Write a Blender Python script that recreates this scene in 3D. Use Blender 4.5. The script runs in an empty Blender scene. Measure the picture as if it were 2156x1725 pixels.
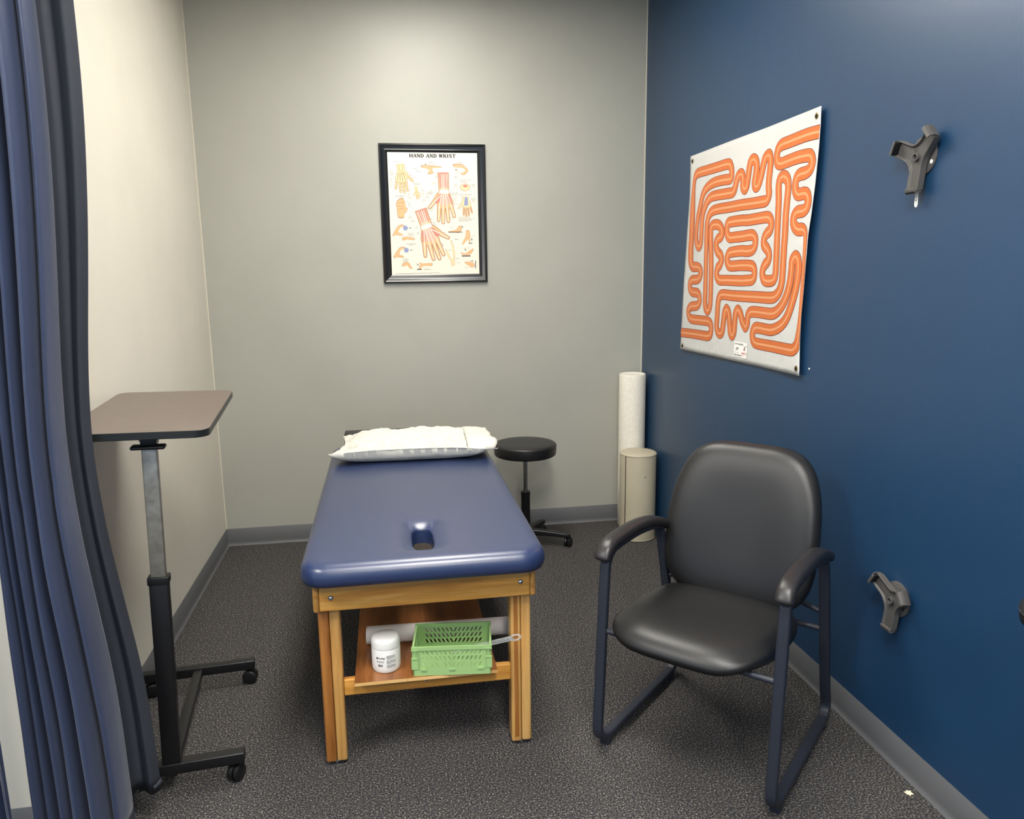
import bpy, bmesh, math, random
from mathutils import Vector, Matrix, noise
random.seed(7)
S=bpy.context.scene; COL=S.collection
PI=math.pi; R=math.radians
W=2.473; D=4.370; CEIL=3.06
# ---------------------------------------------------------------- materials
def lin(c):
    c=c/255.0
    return c/12.92 if c<=0.04045 else ((c+0.055)/1.055)**2.4
def rgb(r,g,b): return (lin(r),lin(g),lin(b),1.0)
def mat(name,col,rough=.5,metal=0.0,coat=0.0,coat_rough=.1,spec=.5,bump=None,vary=None,trans=0.0,ior=1.45,sheen=0.0,emit=None):
    m=bpy.data.materials.new(name); m.use_nodes=True; nt=m.node_tree; b=nt.nodes['Principled BSDF']
    b.inputs['Base Color'].default_value=col; b.inputs['Roughness'].default_value=rough; b.inputs['Metallic'].default_value=metal
    b.inputs['Coat Weight'].default_value=coat; b.inputs['Coat Roughness'].default_value=coat_rough
    b.inputs['Specular IOR Level'].default_value=spec; b.inputs['Transmission Weight'].default_value=trans; b.inputs['IOR'].default_value=ior
    if sheen: b.inputs['Sheen Weight'].default_value=sheen; b.inputs['Sheen Roughness'].default_value=.4
    if emit: b.inputs['Emission Color'].default_value=emit[0]; b.inputs['Emission Strength'].default_value=emit[1]
    tc=nt.nodes.new('ShaderNodeTexCoord')
    if vary:   # (scale, amount, second colour)
        n=nt.nodes.new('ShaderNodeTexNoise'); n.inputs['Scale'].default_value=vary[0]; n.inputs['Detail'].default_value=5
        nt.links.new(tc.outputs['Object'],n.inputs['Vector'])
        r=nt.nodes.new('ShaderNodeValToRGB'); r.color_ramp.elements[0].position=.5-vary[1]; r.color_ramp.elements[1].position=.5+vary[1]
        r.color_ramp.elements[0].color=col; r.color_ramp.elements[1].color=vary[2]
        nt.links.new(n.outputs['Fac'],r.inputs['Fac']); nt.links.new(r.outputs['Color'],b.inputs['Base Color'])
    if bump:   # (scale, strength, distance)
        n=nt.nodes.new('ShaderNodeTexNoise'); n.inputs['Scale'].default_value=bump[0]; n.inputs['Detail'].default_value=4
        nt.links.new(tc.outputs['Object'],n.inputs['Vector'])
        bp=nt.nodes.new('ShaderNodeBump'); bp.inputs['Strength'].default_value=bump[1]; bp.inputs['Distance'].default_value=bump[2]
        nt.links.new(n.outputs['Fac'],bp.inputs['Height']); nt.links.new(bp.outputs['Normal'],b.inputs['Normal'])
    return m
def wood(name,c1,c2,c3,axis,rough=.38,scale=1.0):
    m=bpy.data.materials.new(name); m.use_nodes=True; nt=m.node_tree; b=nt.nodes['Principled BSDF']; L=nt.links
    tc=nt.nodes.new('ShaderNodeTexCoord'); mp=nt.nodes.new('ShaderNodeMapping')
    s=[22*scale]*3; s[axis]=1.6*scale; mp.inputs['Scale'].default_value=s
    L.new(tc.outputs['Object'],mp.inputs['Vector'])
    n=nt.nodes.new('ShaderNodeTexNoise'); n.inputs['Scale'].default_value=1.6; n.inputs['Detail'].default_value=7; n.inputs['Roughness'].default_value=.62; n.inputs['Distortion'].default_value=.6
    L.new(mp.outputs['Vector'],n.inputs['Vector'])
    r=nt.nodes.new('ShaderNodeValToRGB'); e=r.color_ramp.elements; e[0].position=.3; e[0].color=c1; e[1].position=.72; e[1].color=c3
    k=e.new(.52); k.color=c2
    L.new(n.outputs['Fac'],r.inputs['Fac']); L.new(r.outputs['Color'],b.inputs['Base Color'])
    b.inputs['Roughness'].default_value=rough; b.inputs['Coat Weight'].default_value=.35; b.inputs['Coat Roughness'].default_value=.25
    bp=nt.nodes.new('ShaderNodeBump'); bp.inputs['Strength'].default_value=.08; bp.inputs['Distance'].default_value=.002
    L.new(n.outputs['Fac'],bp.inputs['Height']); L.new(bp.outputs['Normal'],b.inputs['Normal'])
    return m
def wall_paint(name,col,rough,spots,spec=.5):
    m=bpy.data.materials.new(name); m.use_nodes=True; nt=m.node_tree; b=nt.nodes['Principled BSDF']; L=nt.links
    tc=nt.nodes.new('ShaderNodeTexCoord')
    n=nt.nodes.new('ShaderNodeTexNoise'); n.inputs['Scale'].default_value=2.2; n.inputs['Detail'].default_value=6; n.inputs['Roughness'].default_value=.6
    L.new(tc.outputs['Object'],n.inputs['Vector'])
    r=nt.nodes.new('ShaderNodeValToRGB'); r.color_ramp.elements[0].position=.35; r.color_ramp.elements[1].position=.65
    r.color_ramp.elements[0].color=tuple(c*.94 for c in col[:3])+(1,); r.color_ramp.elements[1].color=col
    L.new(n.outputs['Fac'],r.inputs['Fac'])
    # scattered scuff marks
    v=nt.nodes.new('ShaderNodeTexNoise'); v.inputs['Scale'].default_value=9; v.inputs['Detail'].default_value=8; v.inputs['Roughness'].default_value=.75
    mp=nt.nodes.new('ShaderNodeMapping'); mp.inputs['Scale'].default_value=(1,1,1); mp.inputs['Location'].default_value=(3.1,7.7,1.3)
    L.new(tc.outputs['Object'],mp.inputs['Vector']); L.new(mp.outputs['Vector'],v.inputs['Vector'])
    r2=nt.nodes.new('ShaderNodeValToRGB'); r2.color_ramp.elements[0].position=.70; r2.color_ramp.elements[0].color=(0,0,0,1); r2.color_ramp.elements[1].position=.78; r2.color_ramp.elements[1].color=(spots,)*3+(1,)
    L.new(v.outputs['Fac'],r2.inputs['Fac'])
    mx=nt.nodes.new('ShaderNodeMix'); mx.data_type='RGBA'
    L.new(r2.outputs['Color'],mx.inputs[0]); L.new(r.outputs['Color'],mx.inputs[6]); mx.inputs[7].default_value=tuple(c*.6 for c in col[:3])+(1,)
    L.new(mx.outputs[2],b.inputs['Base Color'])
    b.inputs['Roughness'].default_value=rough; b.inputs['Specular IOR Level'].default_value=spec
    nb=nt.nodes.new('ShaderNodeTexNoise'); nb.inputs['Scale'].default_value=160; nb.inputs['Detail'].default_value=3
    L.new(tc.outputs['Object'],nb.inputs['Vector'])
    nb2=nt.nodes.new('ShaderNodeTexNoise'); nb2.inputs['Scale'].default_value=14; nb2.inputs['Detail'].default_value=3
    L.new(tc.outputs['Object'],nb2.inputs['Vector'])
    ad=nt.nodes.new('ShaderNodeMath'); ad.operation='MULTIPLY_ADD'; ad.inputs[1].default_value=3.0
    L.new(nb2.outputs['Fac'],ad.inputs[0]); L.new(nb.outputs['Fac'],ad.inputs[2])
    bp=nt.nodes.new('ShaderNodeBump'); bp.inputs['Strength'].default_value=.10; bp.inputs['Distance'].default_value=.002
    L.new(ad.outputs[0],bp.inputs['Height']); L.new(bp.outputs['Normal'],b.inputs['Normal'])
    return m
def carpet_mat():
    m=bpy.data.materials.new('carpet'); m.use_nodes=True; nt=m.node_tree; b=nt.nodes['Principled BSDF']; L=nt.links
    tc=nt.nodes.new('ShaderNodeTexCoord')
    n=nt.nodes.new('ShaderNodeTexNoise'); n.inputs['Scale'].default_value=190; n.inputs['Detail'].default_value=3; n.inputs['Roughness'].default_value=.7
    L.new(tc.outputs['Object'],n.inputs['Vector'])
    r=nt.nodes.new('ShaderNodeValToRGB'); e=r.color_ramp.elements
    e[0].position=.34; e[0].color=rgb(20,20,22); e[1].position=.70; e[1].color=rgb(186,182,176)
    k=e.new(.50); k.color=rgb(60,59,60); k=e.new(.60); k.color=rgb(104,101,98)
    L.new(n.outputs['Fac'],r.inputs['Fac'])
    n3=nt.nodes.new('ShaderNodeTexNoise'); n3.inputs['Scale'].default_value=95; n3.inputs['Detail'].default_value=2
    L.new(tc.outputs['Object'],n3.inputs['Vector'])
    r3=nt.nodes.new('ShaderNodeValToRGB'); r3.color_ramp.elements[0].position=.42; r3.color_ramp.elements[0].color=(.82,.84,.92,1); r3.color_ramp.elements[1].position=.6; r3.color_ramp.elements[1].color=(1.0,.97,.9,1)
    L.new(n3.outputs['Fac'],r3.inputs['Fac'])
    mx=nt.nodes.new('ShaderNodeMix'); mx.data_type='RGBA'; mx.blend_type='MULTIPLY'; mx.inputs[0].default_value=1
    L.new(r.outputs['Color'],mx.inputs[6]); L.new(r3.outputs['Color'],mx.inputs[7]); L.new(mx.outputs[2],b.inputs['Base Color'])
    b.inputs['Roughness'].default_value=.95; b.inputs['Specular IOR Level'].default_value=.15
    bp=nt.nodes.new('ShaderNodeBump'); bp.inputs['Strength'].default_value=.7; bp.inputs['Distance'].default_value=.004
    L.new(n.outputs['Fac'],bp.inputs['Height']); L.new(bp.outputs['Normal'],b.inputs['Normal'])
    return m
M={}
M['carpet']=carpet_mat()
M['cream']=wall_paint('cream_paint',rgb(211,207,194),.5,.12)
M['grey_wall']=wall_paint('grey_paint',rgb(168,168,158),.42,.35)
M['blue_wall']=wall_paint('blue_paint',rgb(17,55,88),.40,.25,spec=.85)
M['ceiling']=mat('ceiling_tile',rgb(225,224,216),.9,bump=(180,.3,.002))
M['base']=mat('vinyl_cove_base',rgb(93,94,96),.40,bump=(60,.05,.002))
M['caulk']=mat('caulk',rgb(214,208,190),.6)
M['lamp']=mat('lamp_diffuser',(.9,.9,.9,1),.6,emit=((1,.955,.87,1),29.0))
M['lamp_b']=mat('lamp_diffuser_bright',(.9,.9,.9,1),.6,emit=((1,.96,.895,1),48.0))
M['navy']=mat('navy_vinyl',rgb(34,48,84),.36,coat=.5,coat_rough=.3,spec=.7,bump=(420,.05,.001))
M['maple_x']=wood('maple_x',rgb(166,106,38),rgb(202,144,64),rgb(222,170,92),0)
M['maple_y']=wood('maple_y',rgb(150,98,42),rgb(184,134,66),rgb(205,158,92),1)
M['maple_z']=wood('maple_z',rgb(172,124,62),rgb(200,152,86),rgb(214,172,108),2)
M['maple_dark_z']=wood('maple_dark_z',rgb(128,76,28),rgb(156,100,44),rgb(176,120,58),2)
M['shelf']=wood('shelf_birch',rgb(112,66,32),rgb(142,90,48),rgb(160,108,62),1,rough=.3)
M['ply']=wood('plywood_edge',rgb(190,140,80),rgb(216,172,108),rgb(228,190,130),0)
M['steel']=mat('bolt_steel',rgb(200,200,200),.25,metal=1)
M['black_vinyl']=mat('black_vinyl',rgb(24,24,25),.42,coat=.1,coat_rough=.4,bump=(600,.12,.0008))
M['black_metal']=mat('black_painted_metal',rgb(20,20,22),.36,bump=(500,.05,.0005))
M['black_plastic']=mat('black_plastic',rgb(20,20,21),.4)
M['chair_frame']=mat('chair_frame_paint',rgb(36,40,50),.45,bump=(700,.08,.0005))
M['arm_pad']=mat('armrest_polyurethane',rgb(34,32,34),.38,bump=(800,.06,.0005))
M['chrome']=mat('chrome',rgb(185,185,185),.16,metal=1)
M['galv']=mat('scratched_steel',rgb(168,166,158),.38,metal=.55,vary=(26,.25,rgb(118,114,106)),bump=(30,.1,.001))
M['laminate']=mat('brown_laminate',rgb(106,94,87),.42,vary=(40,.3,rgb(96,85,79)))
M['edge_band']=mat('black_edge_band',rgb(28,30,30),.4)
M['pillowcase']=mat('white_pillowcase',rgb(206,205,196),.85,sheen=.2,bump=(30,.35,.012))
M['foam']=mat('white_foam',rgb(240,236,222),.8,bump=(260,.6,.003),vary=(90,.2,rgb(226,221,207)))
M['tan_vinyl']=mat('tan_vinyl',rgb(186,178,156),.45,vary=(8,.25,rgb(176,168,146)),bump=(300,.05,.001))
M['seam']=mat('dark_seam',rgb(60,54,46),.7)
M['curtain']=mat('navy_curtain',rgb(52,62,88),.48,sheen=.22,bump=(5,.25,.02))
M['edge_panel']=mat('charcoal_edge_panel',rgb(44,48,56),.7,bump=(5,.25,.02))  # separate darker charcoal tone for the last panel of the curtain
M['bracket']=mat('grey_plastic',rgb(76,74,72),.5,bump=(900,.15,.0004))
M['rubber']=mat('black_rubber',rgb(14,15,18),.5)
M['white']=mat('white_plastic',rgb(236,235,230),.4)
M['jar']=mat('white_jar',rgb(226,225,220),.28)
M['ink']=mat('grey_print',rgb(96,96,96),.6)
M['ink_dark']=mat('black_print',rgb(9,9,9),.6,spec=.2)
M['ink_red']=mat('red_print',rgb(190,70,80),.6)
M['green']=mat('sage_green_plastic',rgb(150,184,120),.42)
M['tube']=mat('glossy_white_film',rgb(222,216,210),.3,coat=.4,coat_rough=.15)
M['clear']=mat('clear_acrylic',(.97,1,.99,1),.08,trans=.82,ior=1.35)
M['frame']=mat('black_frame_lacquer',rgb(20,22,24),.28,coat=.3,coat_rough=.15)
M['paper']=mat('poster_paper',rgb(228,223,208),.45,coat=.2,coat_rough=.3)
M['vinyl_banner']=mat('white_banner_vinyl',rgb(200,200,197),.34,coat=.4,coat_rough=.25,bump=(11,.5,.014))
M['orange']=mat('orange_print',rgb(198,104,48),.40,coat=.2,coat_rough=.3)
M['peach']=mat('peach_print',rgb(214,148,102),.40,coat=.2,coat_rough=.3)
M['maroon']=mat('maroon_print',rgb(92,22,38),.42)
M['brass']=mat('grommet',rgb(160,140,92),.3,metal=.9)
M['dark']=mat('dark_gap',rgb(10,10,10),.8)
M['skin']=mat('print_skin',rgb(228,178,132),.6); M['skin_d']=mat('print_skin_shadow',rgb(186,120,76),.6)
M['bone']=mat('print_bone',rgb(230,206,162),.6); M['muscle']=mat('print_muscle',rgb(204,134,118),.6); M['muscle_l']=mat('print_muscle_light',rgb(224,172,154),.6)
M['tendon']=mat('print_tendon',rgb(246,236,216),.6); M['ballblue']=mat('print_ball',rgb(140,150,190),.6); M['outline']=mat('print_outline',rgb(140,88,56),.6)
M['chip']=mat('paper_scrap',rgb(250,232,196),.8)
# ---------------------------------------------------------------- mesh builder
class B:
    def __init__(s): s.v=[]; s.f=[]; s.m=[]
    def add(s,vs,fs,mi=0):
        o=len(s.v); s.v+= [tuple(p) for p in vs]
        for f in fs: s.f.append([i+o for i in f]); s.m.append(mi)
        return s
    def box(s,x0,x1,y0,y1,z0,z1,mi=0,mx=None):
        vs=[Vector((x,y,z)) for z in (z0,z1) for y in (y0,y1) for x in (x0,x1)]
        if mx is not None: vs=[mx@v for v in vs]
        return s.add(vs,[(0,2,3,1),(4,5,7,6),(0,1,5,4),(2,6,7,3),(0,4,6,2),(1,3,7,5)],mi)
    def rbox(s,x0,x1,y0,y1,z0,z1,r=.003,n=3,mi=0,mx=None):
        # box with rounded edges (all twelve)
        cx,cy,cz=(x0+x1)/2,(y0+y1)/2,(z0+z1)/2; hx,hy,hz=(x1-x0)/2,(y1-y0)/2,(z1-z0)/2; r=min(r,hx,hy,hz)
        bm=bmesh.new(); bmesh.ops.create_cube(bm,size=1)
        for v in bm.verts: v.co=Vector((v.co.x*2*hx,v.co.y*2*hy,v.co.z*2*hz))
        bmesh.ops.bevel(bm,geom=list(bm.edges)+list(bm.verts),offset=r,segments=n,affect='EDGES',profile=.5)
        bm.verts.ensure_lookup_table(); c=Vector((cx,cy,cz)); vs=[v.co+c for v in bm.verts]
        if mx is not None: vs=[mx@v for v in vs]
        fs=[[v.index for v in f.verts] for f in bm.faces]; bm.free()
        return s.add(vs,fs,mi)
    def cyl(s,p0,p1,r0,r1=None,n=32,mi=0,caps=True):
        p0,p1=Vector(p0),Vector(p1); r1=r0 if r1 is None else r1; t=(p1-p0).normalized()
        a=t.orthogonal().normalized(); b=t.cross(a)
        vs=[p+(a*math.cos(2*PI*i/n)+b*math.sin(2*PI*i/n))*r for p,r in ((p0,r0),(p1,r1)) for i in range(n)]
        fs=[(i,(i+1)%n,n+(i+1)%n,n+i) for i in range(n)]
        if caps: fs+=[tuple(range(n))[::-1],tuple(range(n,2*n))]
        return s.add(vs,fs,mi)
    def lathe(s,prof,c=(0,0,0),axis=(0,0,1),n=48,mi=0):
        c=Vector(c); t=Vector(axis).normalized(); a=t.orthogonal().normalized(); b=t.cross(a); vs=[]; 
        for r,h in prof:
            for i in range(n): vs.append(c+t*h+(a*math.cos(2*PI*i/n)+b*math.sin(2*PI*i/n))*max(r,1e-5))
        fs=[]
        for k in range(len(prof)-1):
            for i in range(n): fs.append((k*n+i,k*n+(i+1)%n,(k+1)*n+(i+1)%n,(k+1)*n+i))
        fs+=[tuple(range(n))[::-1],tuple(range((len(prof)-1)*n,len(prof)*n))]
        return s.add(vs,fs,mi)
    def sweep(s,path,prof,side,closed=False,mi=0,scales=None,caps=True):
        # prof: (along side, along normal) pairs, path lies in a plane perpendicular to side
        P=[Vector(p) for p in path]; sd=Vector(side).normalized(); n=len(prof); vs=[]; k=len(P)
        for i,p in enumerate(P):
            if closed: t=P[(i+1)%k]-P[i-1]
            else: t=P[min(i+1,k-1)]-P[max(i-1,0)]
            t.normalize(); nr=t.cross(sd).normalized(); sc=scales[i] if scales else 1
            for a,b in prof: vs.append(p+sd*a*sc+nr*b*sc)
        fs=[]
        for i in range(k if closed else k-1):
            j=(i+1)%k
            for q in range(n): fs.append((i*n+q,i*n+(q+1)%n,j*n+(q+1)%n,j*n+q))
        if not closed and caps: fs+=[tuple(range(n))[::-1],tuple(range((k-1)*n,k*n))]
        return s.add(vs,fs,mi)
    def prism(s,pts,z0,z1,mi=0,mx=None):
        n=len(pts); vs=[Vector((x,y,z0)) for x,y in pts]+[Vector((x,y,z1)) for x,y in pts]
        if mx is not None: vs=[mx@v for v in vs]
        return s.add(vs,[tuple(range(n))[::-1],tuple(range(n,2*n))]+[(i,(i+1)%n,n+(i+1)%n,n+i) for i in range(n)],mi)
    def rings(s,rows,closed=True,cap0=True,cap1=True,mi=0):
        n=len(rows[0]); vs=[p for r in rows for p in r]; fs=[]
        for k in range(len(rows)-1):
            for i in range(n if closed else n-1):
                j=(i+1)%n; fs.append((k*n+i,k*n+j,(k+1)*n+j,(k+1)*n+i))
        if cap0: fs.append(tuple(range(n))[::-1])
        if cap1: fs.append(tuple(range((len(rows)-1)*n,len(rows)*n)))
        return s.add(vs,fs,mi)
    def sphere(s,c,r,sc=(1,1,1),n=16,mi=0):
        c=Vector(c); rows=[]
        for k in range(1,n):
            a=PI*k/n; rows.append([c+Vector((math.sin(a)*math.cos(2*PI*i/(2*n))*r*sc[0],math.sin(a)*math.sin(2*PI*i/(2*n))*r*sc[1],-math.cos(a)*r*sc[2])) for i in range(2*n)])
        return s.rings(rows,mi=mi)
def obj(name,b,mats,parent=None,smooth=True,bevel=None,label=None,world=False,angle=40,fix=True):
    me=bpy.data.meshes.new(name); vs=b.v
    if parent is not None and world:
        inv=parent_matrix(parent).inverted(); vs=[inv@Vector(v) for v in vs]
    me.from_pydata([tuple(v) for v in vs],[],b.f)
    if not isinstance(mats,(list,tuple)): mats=[mats]
    for m in mats: me.materials.append(m)
    for p,mi in zip(me.polygons,b.m): p.material_index=mi; p.use_smooth=smooth
    if fix:
        bm=bmesh.new(); bm.from_mesh(me); bmesh.ops.recalc_face_normals(bm,faces=bm.faces); bm.to_mesh(me); bm.free()
    if smooth: me.set_sharp_from_angle(angle=R(angle))
    me.update()
    o=bpy.data.objects.new(name,me); COL.objects.link(o)
    if parent is not None: o.parent=parent
    if bevel:
        md=o.modifiers.new('bevel','BEVEL'); md.width=bevel; md.segments=3; md.limit_method='ANGLE'; md.angle_limit=R(40)
    if label: o['label']=label
    return o
def parent_matrix(p):
    m=Matrix.LocRotScale(p.location,p.rotation_euler,p.scale)
    return parent_matrix(p.parent)@m if p.parent else m
def tag(o,label,cat,group=None):
    o['label']=label; o['category']=cat
    if group: o['group']=group
    return o
def thing(name,label,cat,loc=(0,0,0),rotz=0,group=None):
    o=bpy.data.objects.new(name,None); COL.objects.link(o); o.location=loc; o.rotation_euler=(0,0,rotz); o.empty_display_size=.1
    return tag(o,label,cat,group)
def struct(name,b,m,**k):
    o=obj(name,b,m,**k); o['kind']='structure'; return o
def catmull(P,n=8,closed=False):
    out=[]; k=len(P); d=len(P[0])
    for i in range(k if closed else k-1):
        p=[P[(i+j-1)%k] if closed else P[min(max(i+j-1,0),k-1)] for j in range(4)]
        for q in range(n):
            t=q/n; t2=t*t; t3=t2*t
            out.append(tuple(.5*(2*p[1][c]+(p[2][c]-p[0][c])*t+(2*p[0][c]-5*p[1][c]+4*p[2][c]-p[3][c])*t2+(3*p[1][c]-p[0][c]-3*p[2][c]+p[3][c])*t3) for c in range(d)))
    if not closed: out.append(tuple(P[-1]))
    return out
def ss(a,b,x):
    t=min(max((x-a)/(b-a),0),1); return t*t*(3-2*t)
def rrect(hx,hy,r,n=10,cx=0,cy=0):
    out=[]
    for qx,qy,a0 in ((1,1,0),(-1,1,90),(-1,-1,180),(1,-1,270)):
        for i in range(n+1):
            a=R(a0+90*i/n); out.append((cx+qx*(hx-r)+r*math.cos(a),cy+qy*(hy-r)+r*math.sin(a)))
    return out
def stadium(a,b,n=6):   # rounded-rectangle tube profile, half sizes a,b
    r=min(a,b)*.62
    return rrect(a,b,r,n)
_tc={}
def text_mesh(body,size,bold=0.0):
    cu=bpy.data.curves.new('t','FONT'); cu.body=body; cu.size=size; cu.offset=bold; cu.resolution_u=2
    o=bpy.data.objects.new('t',cu); COL.objects.link(o); dg=bpy.context.evaluated_depsgraph_get()
    me=bpy.data.meshes.new_from_object(o.evaluated_get(dg)); vs=[(v.co.x,v.co.y) for v in me.vertices]; fs=[list(p.vertices) for p in me.polygons]
    bpy.data.objects.remove(o); bpy.data.meshes.remove(me); bpy.data.curves.remove(cu)
    return vs,fs
# ---------------------------------------------------------------- camera
def cam():
    f_px=1592.85; pitch,yaw,roll=0.181976951,0.162401234,-0.0131901776
    cy,sy,cp,sp,cr,sr=math.cos(yaw),math.sin(yaw),math.cos(pitch),math.sin(pitch),math.cos(roll),math.sin(roll)
    f=Vector((sy*cp,cy*cp,-sp)); r=Vector((cy,-sy,0)); u=r.cross(f)
    r2=cr*r+sr*u; u2=-sr*r+cr*u
    c=bpy.data.cameras.new('camera'); c.sensor_width=36; c.lens=36*f_px/2156; c.clip_start=.05
    o=bpy.data.objects.new('camera',c); COL.objects.link(o)
    o.matrix_world=Matrix(((r2.x,u2.x,-f.x,.9571),(r2.y,u2.y,-f.y,0),(r2.z,u2.z,-f.z,1.5438),(0,0,0,1)))
    S.camera=o
cam()
# ---------------------------------------------------------------- room shell
X0,Y0=-3.2,-3.4
struct('floor',B().box(X0,W+.12,Y0,D+.12,-.05,0),M['carpet'],smooth=False)
struct('ceiling',B().box(X0,W+.12,Y0,D+.12,CEIL,CEIL+.05),M['ceiling'],smooth=False)
struct('wall_back',B().box(X0,W+.12,D,D+.12,0,CEIL),M['grey_wall'],smooth=False)
struct('wall_right',B().box(W,W+.12,Y0,D,0,CEIL),M['blue_wall'],smooth=False)
struct('wall_left',B().box(-.125,0,2.056,D,0,CEIL),M['cream'],smooth=False)
prof=[(0,.1016),(.0018,.1022),(.0032,.1005),(.0034,.022),(.0045,.012),(.0075,.005),(.0115,.002),(.012,0),(0,0)]
def cove(name,p0,p1,nrm):
    p0,p1,nv=Vector(p0),Vector(p1),Vector(nrm)
    rows=[[p+nv*a+Vector((0,0,z)) for a,z in prof] for p in (p0,p1)]
    o=struct(name,B().rings(rows),M['base'],angle=60); return o
cove('baseboard_left',(0,2.054,0),(0,D,0),(1,0,0))
cove('baseboard_back',(0,D,0),(W,D,0),(0,-1,0))
cove('baseboard_right',(W,Y0,0),(W,D,0),(-1,0,0))
cove('baseboard_left_end',(-.125,2.056,0),(.004,2.056,0),(0,-1,0))
struct('trim_1',B().box(0,.004,D-.003,D,.10,CEIL),M['caulk'],smooth=False)
struct('trim_2',B().box(W-.006,W-.0005,D-.0025,D,.10,CEIL),M['caulk'],smooth=False)
# ceiling lights
def light(x,y,label,m='lamp'):
    t=thing('ceiling_light',label,'ceiling light',(x,y,CEIL),0,'recessed ceiling lights')
    obj('diffuser',B().rbox(-.28,.28,-.585,.585,-.008,-.002,.002),M[m],t)
    b=B()
    for a in ((-.305,.305,-.61,-.585),(-.305,.305,.585,.61),(-.305,-.28,-.585,.585),(.28,.305,-.585,.585)): b.box(*a,-.012,-.0005)
    obj('frame',b,M['white'],t,smooth=False)
light(1.22,3.02,'long ceiling light over the treatment table, nearest the grey back wall')
light(1.22,.75,'long ceiling light in front of the treatment table, above the viewer','lamp_b')
light(1.22,-1.6,'added ceiling fill light farthest from the grey back wall, behind the viewer','lamp_b')  # unseen lamp, added for more frontal light on table and chair
light(-1.1,.9,'added ceiling fill light over the neighbouring bay, left of the curtain','lamp_b')  # unseen lamp, added and placed as fill from the left
# ---------------------------------------------------------------- treatment table
TX=1.0445
T=thing('treatment_table','wooden treatment table with a padded navy blue vinyl top and slotted face hole','treatment table',(TX,2.95,0))
def pad():
    x0,x1,y0,y1=.672,1.416,2.128,3.735; cx,cy=(x0+x1)/2,(y0+y1)/2; hx,hy=(x1-x0)/2,(y1-y0)/2; zt,zb=.706,.636; Rr=.085
    hc=(1.044,2.362); hole_h=(.034,.103)
    base=rrect(hx,hy,Rr,14,cx,cy)
    # resample outer outline evenly around the hole direction
    N=240
    def outl(d):
        pts=rrect(hx-d,hy-d,max(Rr-d,.012),14,cx,cy); return pts
    def resample(pts):
        L=[0]; k=len(pts)
        for i in range(k):
            a,b=pts[i],pts[(i+1)%k]; L.append(L[-1]+math.hypot(a[0]-b[0],a[1]-b[1]))
        return L
    o0=outl(0); k0=len(o0)
    # denser list of params on the outline: index + fraction
    pars=[]
    for i in range(k0):
        a,b=o0[i],o0[(i+1)%k0]; l=math.hypot(a[0]-b[0],a[1]-b[1]); m=max(1,int(l/.03))
        for q in range(m): pars.append((i,q/m))
    def ev(pts,p):
        a,b=pts[p[0]],pts[(p[0]+1)%k0]; return (a[0]+(b[0]-a[0])*p[1],a[1]+(b[1]-a[1])*p[1])
    hs=[]
    for p in pars:
        q=ev(o0,p); a=math.atan2((q[1]-hc[1])/1.0,(q[0]-hc[0]))
        hs.append(a)
    # spread the angles over the hole evenly enough: blend true angle with arc parameter
    def hole(a,g=0):
        # superellipse slot, straight-ish sides, offset g
        ax,ay=hole_h[0]+g,hole_h[1]+g; c,s_=math.cos(a),math.sin(a); n=3.2
        r=(abs(c/ax)**n+abs(s_/ay)**n)**(-1/n); return (hc[0]+r*c,hc[1]+r*s_)
    rows=[]
    prof=[(.060,zb),(.018,zb),(.006,zb+.004),(.0,zb+.020),(.0,zb+.036),(.003,zb+.048),(.009,zb+.058),(.018,zb+.065),(.030,zb+.069),(.045,zt)]
    for d,z in prof:
        o=outl(d); rows.append([Vector((*ev(o,p),z)) for p in pars])
    o=outl(.045); outer=[ev(o,p) for p in pars]
    def zdip(x,y):
        # distance outside the hole
        dx=max(abs(x-hc[0])-hole_h[0],0); dy=max(abs(y-hc[1])-hole_h[1],0); d=math.hypot(dx,dy)
        z=zt-.017*math.exp(-(d/.028)**1.6)
        # softly pressed waves next to the pillow
        w=ss(2.85,3.12,y)*(1-ss(3.3,3.5,y))
        z+=w*.0022*noise.noise(Vector((x*7,y*9,1.7)))
        z-=.0045*ss(3.05,3.35,y)*(1-ss(.30,.37,abs(x-TX)))
        return z
    for t in [.04,.09,.15,.22,.30,.38,.46,.54,.62,.70,.77,.83,.88,.92,.95,.975]:
        row=[]
        for p,q,a in zip(pars,outer,hs):
            h=hole(a,.004); x=q[0]+(h[0]-q[0])*t; y=q[1]+(h[1]-q[1])*t; row.append(Vector((x,y,zdip(x,y))))
        rows.append(row)
    for g,z in ((.004,zt-.018),(.001,zt-.021),(0,zt-.027),(0,zb)):
        rows.append([Vector((*hole(a,g),z)) for a in hs])
    rows.append([Vector((*hole(a,.01),zb)) for a in hs])
    b=B().rings(rows,cap0=False,cap1=False)
    # underside
    n=len(pars); 
    b.add(rows[0]+rows[-1],[(i,(i+1)%n,n+(i+1)%n,n+i) for i in range(n)])
    return obj('pad',b,M['navy'],T,world=True,angle=70,label='navy blue vinyl pad with a face slot near its foot end')
P_=pad()
obj('deck',B().box(.7225,1.3665,2.229,2.258,.612,.6355).box(.7225,.965,2.258,2.60,.612,.6355).box(1.123,1.3665,2.258,2.60,.612,.6355).box(.7225,1.3665,2.60,3.72,.612,.6355),M['maple_y'],T,world=True)
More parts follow.
